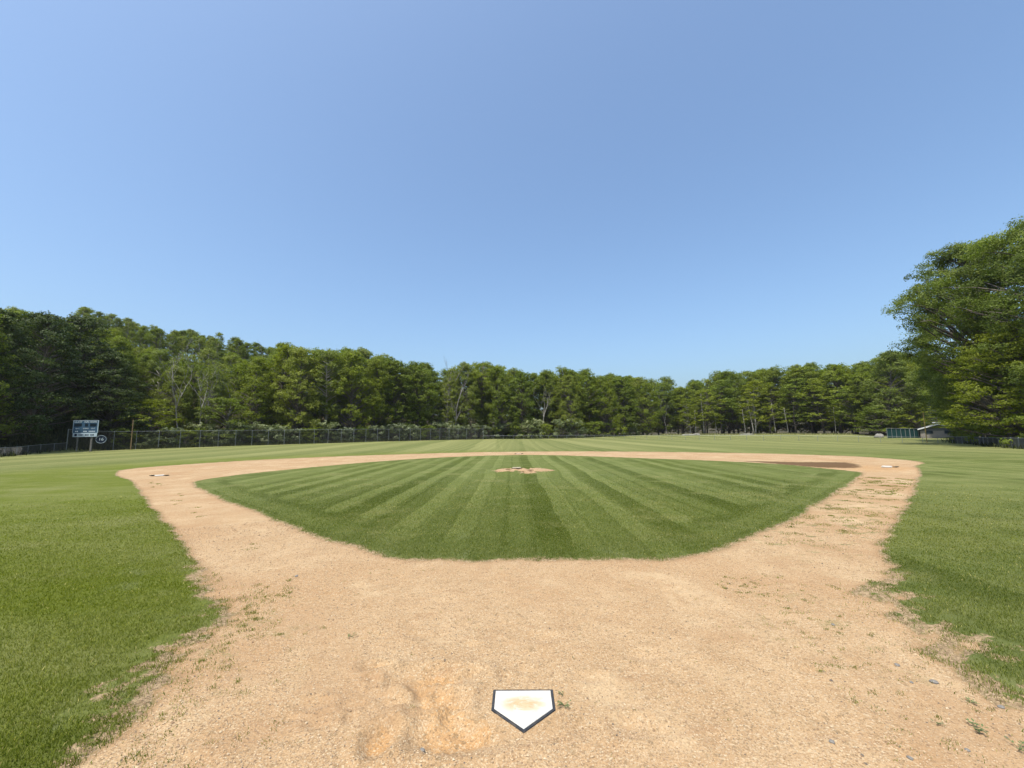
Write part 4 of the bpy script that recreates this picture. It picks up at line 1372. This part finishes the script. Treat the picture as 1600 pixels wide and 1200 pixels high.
# behind the low fence and on to the right
for px, key, dz, f, d, wd in [
    (782, 'full0', 5, .98, 'dense tree just right of the end of the tall fence, behind the low fence', 1.0),
    (812, 'full3', 6, .97, 'round dark green tree straight behind second base', 1.1),
    (846, 'bare2', 3, .86, 'greyish half-bare tree in the centre of the tree line', 1.0),
    (872, 'airy1', 10, 1.02, 'narrow tree with a double tip, highest point right of centre', 1.1),
    (893, 'full4', 5, .90, 'light green tree beside the narrow double-tipped one', .9),
    (922, 'tall0', 8, 1.0, 'tall tree with a small round tuft right of the double-tipped tree', 1.1),
    (948, 'full2', 4, .93, 'broad green tree left of the dark gap in the centre right', 1.0),
    (980, 'full1', 5, 1.0, 'domed dark tree at the right part of the centre', 1.15),
    (1012, 'full0', 4, .90, 'dark green tree left of the dip in the skyline', 1.05),
    (1042, 'bare1', 10, 1.0, 'tree with white forked limbs at the dip in the skyline', 1.0),
    (1080, 'slim0', 3, .70, 'light slender tree above the strip of dry grass', 1.3),
    (1082, 'full3', 12, .98, 'tree rising right of the dip in the skyline', 1.0),
    (1102, 'slim2', 2, .80, 'slender tree with a pale straight stem, right of the dry grass', 1.4),
    (1128, 'slim1', 4, .88, 'slender leafy tree between the dry grass and the flat pale rock', 1.4),
    (1148, 'full0', 9, 1.0, 'broad domed tree above the flat pale rock', 1.15),
    (1180, 'slim0', 2, .85, 'slender tree with a leaning white stem beside the flat pale rock', 1.3),
    (1205, 'slim2', 4, .80, 'yellow-green slender tree right of the leaning white stem', 1.3),
    (1212, 'full2', 11, 1.0, 'tall tree behind the yellow-green slender one', 1.1),
    (1236, 'pine1', 14, 1.0, 'thin pine whose dark tip stands above the right-hand trees', .8),
    (1243, 'slim1', 3, .82, 'slender tree below the thin pine tip', 1.4),
    (1272, 'full1', 8, 1.0, 'rounded tree right of the pine tip', 1.2),
    (1290, 'slim2', 3, .76, 'slender tree under the big dome right of the pine tip', 1.5),
    (1312, 'full3', 8, 1.0, 'big domed tree at the top of the right-hand skyline', 1.3),
    (1338, 'slim1', 3, .74, 'slender tree left of the pale boulder', 1.5),
    (1362, 'full1', 6, .93, 'tree directly behind the pale boulder', 1.05)]:
    front(px, key, dz, f, d, wd)
front(1398, 'full4', 4, 1.0, 'light yellow-green tree above the green court fence, brighter than its neighbours', 1.25)
front(1376, 'small2', 0, .5, 'low spreading tree at the left end of the court fence', 1.3, None, 8.5)
front(1432, 'small0', 1, .5, 'layered small tree behind the right end of the court fence', 1.3, None, 9)
front(1438, 'full2', 12, .98, 'green tree behind the yellow foul pole', 1.1)
plant('pine0', 1468, 112, 12.5, 'feathery pine with level branches behind the small brick building', None, None, 1.15)
plant('oakA', 1517, 76, 26.6, 'tall oak with an open ragged left side leaning out over the low right fence', None, 2.0, .86)
plant('oakB', 1568, 62, 29.5, 'largest oak, its high crown filling the upper right of the trees', None, .5, .95)
plant('oakB', 1690, 50, 28.5, 'huge oak cut by the right edge of the photo', None, 3.5, 1.0)
plant('fresh', 1592, 52, 15.5, 'bright fresh green tree in front of the oaks at the right edge', None, .7, 1.0)
plant('fresh', 1524, 72, 9.5, 'low dark green tree at the corner of the right fence', None, 4.0, .9)
plant('full1', 1535, 76, 17, 'shaded tree beneath the tall oaks right of the brick building', None, 1.0, 1.1)
plant('full3', 1590, 74, 18, 'shaded tree beneath the oaks, nearest the right edge', None, 2.4, 1.2)
plant('full2', 1655, 58, 16, 'leafy tree just past the right edge below the huge oak')
plant('full0', 1850, 34, 20, 'leafy tree well beyond the right edge of the photo')
plant('full3', 1490, 96, 17, 'dark tree behind the right side of the brick building', None, 1.0, 1.1)
plant('full0', 1545, 96, 18, 'dark tree in the shade behind the tall oaks', None, 1.0, 1.2)
plant('dark_shrub', 1512, 72, 4.2, 'dark bush at the foot of the oaks left of centre of the right fence')
plant('dark_shrub', 1548, 63, 4.6, 'dark bush behind the middle of the right fence')
plant('dark_shrub', 1582, 56, 4.4, 'dark bush behind the right fence, last before the photo edge')
plant('dark_shrub', 1620, 47, 4.4, 'dark bush behind the right fence just past the photo edge')

# silvery bushes along the tall fence
for i, (px, key, dz, H) in enumerate([(196, 'dark_shrub', 3, 4.2), (226, 'shrub1', 3, 3.6), (262, 'shrub0', 2.5, 4.6), (290, 'dark_shrub', 3, 4), (318, 'shrub2', 4, 5.6), (348, 'shrub1', 2.5, 4.2), (376, 'shrub0', 3, 6.0), (402, 'shrub2', 3, 5.6), (430, 'shrub1', 3, 5.2),
                                      (458, 'shrub0', 3, 4.2), (486, 'dark_shrub', 3, 4.5), (512, 'shrub2', 3, 6.2), (540, 'shrub1', 3, 4.3), (566, 'dark_shrub', 3, 4.6), (590, 'shrub0', 3, 5.0), (615, 'shrub2', 3, 5.6), (642, 'shrub1', 3, 5.2), (668, 'dark_shrub', 3, 5),
                                      (690, 'shrub0', 3, 6.4), (712, 'shrub1', 3, 5.4), (735, 'shrub2', 3, 5.6)]):
    col_ = 'dark green' if key[0] == 'd' else 'silvery green'
    sz_ = 'low' if H < 4.4 else ('mid-sized' if H < 5.3 else 'tall')
    plant(key, px, edgeZ(px) + dz, H, '%s %s bush at the tall fence, %s' % (sz_, col_, tenth(px)), 'bushes along the outfield fence')
for i, (px, key, dz, H) in enumerate([(762, 'shrub0', 2, 5.2), (784, 'shrub2', 2, 6.0), (806, 'dark_shrub', 2, 5), (830, 'shrub1', 2, 7.0), (852, 'dark_shrub', 2, 5.6), (878, 'shrub2', 2, 7.4), (902, 'shrub0', 2, 6.4), (928, 'dark_shrub', 2, 6), (955, 'dark_shrub', 2, 5.4), (985, 'shrub1', 3, 5), (1012, 'dark_shrub', 3, 5)]):
    plant(key, px, edgeZ(px) + dz, H, '%s bush %s' % ('dark green' if key[0] == 'd' else 'silvery green', ['right at the end post of the tall fence', 'just left of second base in the view, behind the low fence', 'straight behind second base', 'with whitish sprays right of second base', 'dark and round left of the half-bare tree',
                      'with whitish sprays below the double-tipped tree', 'right of the sprays below the double-tipped tree', 'between the sprays and the dark gap', 'in the dark gap at centre right', 'at the left end of the open shaded wood edge', 'left of the dry grass strip']
          [i]), 'bushes along the outfield fence')

# bare and half-bare trees that show against the green
for px, key, dz, f, d in [(213, 'bare0', 26, 1.03, 'leafless grey treetop rising above the left hillside'), (252, 'bare1', 18, .98, 'half-bare tree right of the leafless treetop on the left hillside'), (277, 'bare2', 6, .80, 'pale-stemmed bare tree above the silvery bushes at left'),
                          (312, 'bare2', 5, .70, 'forked pale tree leaning right, between the bare tree and the wide bright green tree'), (345, 'bare1', 7, .78, 'thin bare tree left of the wide bright green tree'), (392, 'bare0', 30, 1.02, 'bare twiggy treetop on the hillside skyline'),
                          (690, 'bare0', 12, 1.04, 'bare treetop on the skyline near the far end of the tall fence'), (712, 'bare1', 6, .92, 'grey half-bare tree near the far end of the tall fence'), (566, 'bare0', 16, 1.02, 'thin bare twigs on the skyline above the middle of the tall fence')]:
    front(px, key, dz, f, d, 1.0)

# the forest behind: trees nothing tells apart, zone by zone
rk = random.Random(5)
keys = ['full0', 'full1', 'full2', 'full3', 'full4', 'tall0', 'tall1', 'tall2', 'tall3', 'airy0', 'airy1', 'airy2']


def rank(p0, p1, step, dz, f, lab, grp, hlim=26, ks=keys):
    px = p0 + rk.uniform(0, step * .4)
    while px < p1:
        Z = edgeZ(px) + dz + rk.uniform(-2.5, 2.5)
        H = hmax(px, Z) * f * rk.uniform(.90, 1.035)
        if H > hlim: H = hlim * rk.uniform(.86, 1)
        if H > 5:
            plant(rk.choice(ks), px, Z, H, lab, grp, None, rk.uniform(.95, 1.2))
        px += step * rk.uniform(.75, 1.25)


G1 = ('tree among the mass covering the left hillside behind the front row', 'trees massed on the left hillside')
G2 = ('tree in the woods behind the front row at the centre of the photo', 'trees massed behind the centre')
G3 = ('tree in the woods behind the front row on the right half of the photo', 'trees massed behind right field')
for dz, f in ((15, .97), (25, .99)):
    rank(-60, 190, 40, dz, f, 'dark tree crowded behind the maples above the scoreboard', G1[1], hlim=24)
    rank(190, 430, 38, dz, f * (.80 if dz < 20 else .84), 'tree at the foot of the left slope, just behind the front row', G1[1], hlim=21)
    rank(430, 830, 34, dz, f, *G2, hlim=26)
    rank(830, 1480, 32, dz, f, *G3, hlim=28, ks=['full0', 'full1', 'full2', 'full3', 'full4', 'tall1', 'airy1'])
for dz in (38, 52, 68, 86):
    rank(110, 430, 25, dz, 1.0, 'small-looking tree %s of the left hill' % ('halfway up the slope' if dz < 60 else 'on the skyline ridge'), G1[1], hlim=15.5, ks=['airy0', 'airy1', 'airy2', 'tall0', 'tall2', 'full1', 'full4'])
    rank(430, 830, 34, dz, 1.0, 'distant treetop showing over the woods left of centre', G2[1], hlim=18, ks=['airy0', 'airy1', 'airy2', 'tall0', 'tall2', 'full1', 'full4'])
rank(860, 1440, 40, 36, .97, *G3, hlim=26, ks=['full0', 'full1', 'full2', 'full3'])
for dz in (7, 16, 26):
    rank(1000, 1480, 34, dz, .2, 'dark bush filling the shade under the right woods', 'bushes in the shade of the right woods', 5.2, ['dark_shrub'])
# low growth filling the foot of the wood
rank(-60, 430, 46, 11, .3, 'small tree in the shade at the foot of the left hillside', 'small trees in the shade of the left woods', 8, ['small0', 'small1', 'small2'])
rank(560, 1000, 42, 9, .3, 'small tree in the shade behind the centre front row', 'small trees in the shade of the centre woods', 8, ['small0', 'small1', 'small2'])
rank(1040, 1360, 36, 20, .35, 'small tree deep in the shade of the right woods', 'small trees in the shade of the right woods', 9, ['small0', 'small1', 'small2'])

# slim pale stems along the open wood edge on the right
for px, H, lean_, d in [(1087, 9, .3, 'thin pale stem above the left end of the dry grass'), (1100, 15, -.1, 'straight white stem, stoutest at the wood edge right of the dry grass'), (1119, 8, .1, 'thin pale stem midway between the dry grass and the flat rock'),
                        (1165, 9, -.4, 'thin stem just left of the flat pale rock'), (1178, 12, -1.2, 'leaning white stem just right of the flat pale rock'), (1212, 11, -.4, 'pale stem right of the leaning white one'), (1232, 9, -.6, 'pale stem under the thin pine tip'), (1306, 9, .2, 'thin pale stem under the big right dome')]:
    Z = edgeZ(px) + .5
    p = at_z(px, 680, Z)
    t = thing('sapling', d, 'sapling', (p.x, p.y, gz(p.x, p.y)))
    r_ = np.random.default_rng(px); mb = MB(); lv = Leaves(r_)
    q = np.linspace(0, 1, 7)
    sp = np.c_[lean_ * q + .1 * np.sin(q * 6), 0 * q, H * q - .2]
    mb.tube(sp, np.linspace(.17 if px in (1100, 1178) else .12, .04, 7), 6)
    for k in range(12):
        zf = r_.uniform(.42, 1); a = r_.uniform(0, 6.28); L = r_.uniform(.6, 1.9)
        c = np.array([lean_ * zf + L * math.cos(a), L * math.sin(a), H * zf + .3]); b = np.array([lean_ * zf, 0, H * zf - .3])
        mb.tube(curve(b, c, .1, r_, 4), np.linspace(.03, .01, 4), 3, False)
        lv.clump(c, .85, 46, .32, .4, .5 + r_.normal(0, .15), 5)
    mb.build('trunk', M_BARKP, t, True); new_obj('crown', lv.build('crown', L_YEL), t)

# strip of dry uncut grass and ground cover at the wood edge
def tufts(name, pts, h, mat, seed, n=30, sp=.5):
    r = np.random.default_rng(seed); V = []; k0 = 0
    P = np.repeat(np.asarray(pts), n, 0); P = P + r.normal(0, sp, P.shape)
    z = terrain(P[:, 0], P[:, 1], False); hh = h * r.uniform(.5, 1.3, len(P)); a = r.uniform(0, 6.28, len(P)); w = .05 + h * .06
    dx, dy = np.cos(a) * w, np.sin(a) * w
    lx, ly = r.normal(0, .3, len(P)) * hh, r.normal(0, .3, len(P)) * hh
    v0 = np.c_[P[:, 0] - dx, P[:, 1] - dy, z - .03]; v1 = np.c_[P[:, 0] + dx, P[:, 1] + dy, z - .03]; v2 = np.c_[P[:, 0] + lx, P[:, 1] + ly, z + hh]
    me = mesh_np(name, np.stack([v0, v1, v2], 1).reshape(-1, 3), None, np.arange(len(P) * 3).reshape(-1, 3), [mat], False, dict(tone=np.repeat(r.uniform(0, 1, len(P)), 3)))
    return new_obj(name, me)


L_DRY = leaf_mat('dry_grass_stalks', (.12, .14, .05), (.22, .22, .10), (.38, .33, .19), .3)
pts = []
r = np.random.default_rng(15)
for _ in range(700):
    px = r.uniform(1035, 1330); 
    if px > 1120 and r.uniform() < .75: continue
    p = at_z(px, 690, edgeZ(px) + r.uniform(-2.5, 1)); pts.append((p.x, p.y))
tag(tufts('dry_grass', pts, .5, L_DRY, 3), 'strip of dry uncut grass at the right wood edge', None, None, 'stuff')
pts = []
for _ in range(2600):
    px = r.uniform(-150, 1000); p = at_z(px, 690, edgeZ(px) + r.uniform(-1.2, 9)); pts.append((p.x, p.y))
for _ in range(500):
    px = r.uniform(1490, 1700); p = at_z(px, 690, edgeZ(px) + r.uniform(-.6, 10)); pts.append((p.x, p.y))
L_UNDER = leaf_mat('undergrowth_leaves', (.022, .026, .012), (.045, .050, .020), (.085, .095, .035), .2)
tag(tufts('undergrowth', pts, .6, L_UNDER, 4, 22, .6), 'undergrowth behind the fences', None, None, 'stuff')

# ------------------------------------------------------------------ summer haze: thin even air round the whole scene
hm = bpy.data.materials.new('haze_air'); hm.use_nodes = True
hn = hm.node_tree.nodes; hn.clear()
ho = hn.new('ShaderNodeOutputMaterial'); hv = hn.new('ShaderNodeVolumePrincipled')
hv.inputs['Color'].default_value = (.93, .96, 1, 1); hv.inputs['Density'].default_value = .0001; hv.inputs['Anisotropy'].default_value = .3
hm.node_tree.links.new(hv.outputs[0], ho.inputs['Volume'])
mb = MB(); mb.box((0, 0, 34), (2100, 2100, 76)); o = mb.build('haze', hm); tag(o, kind='stuff')
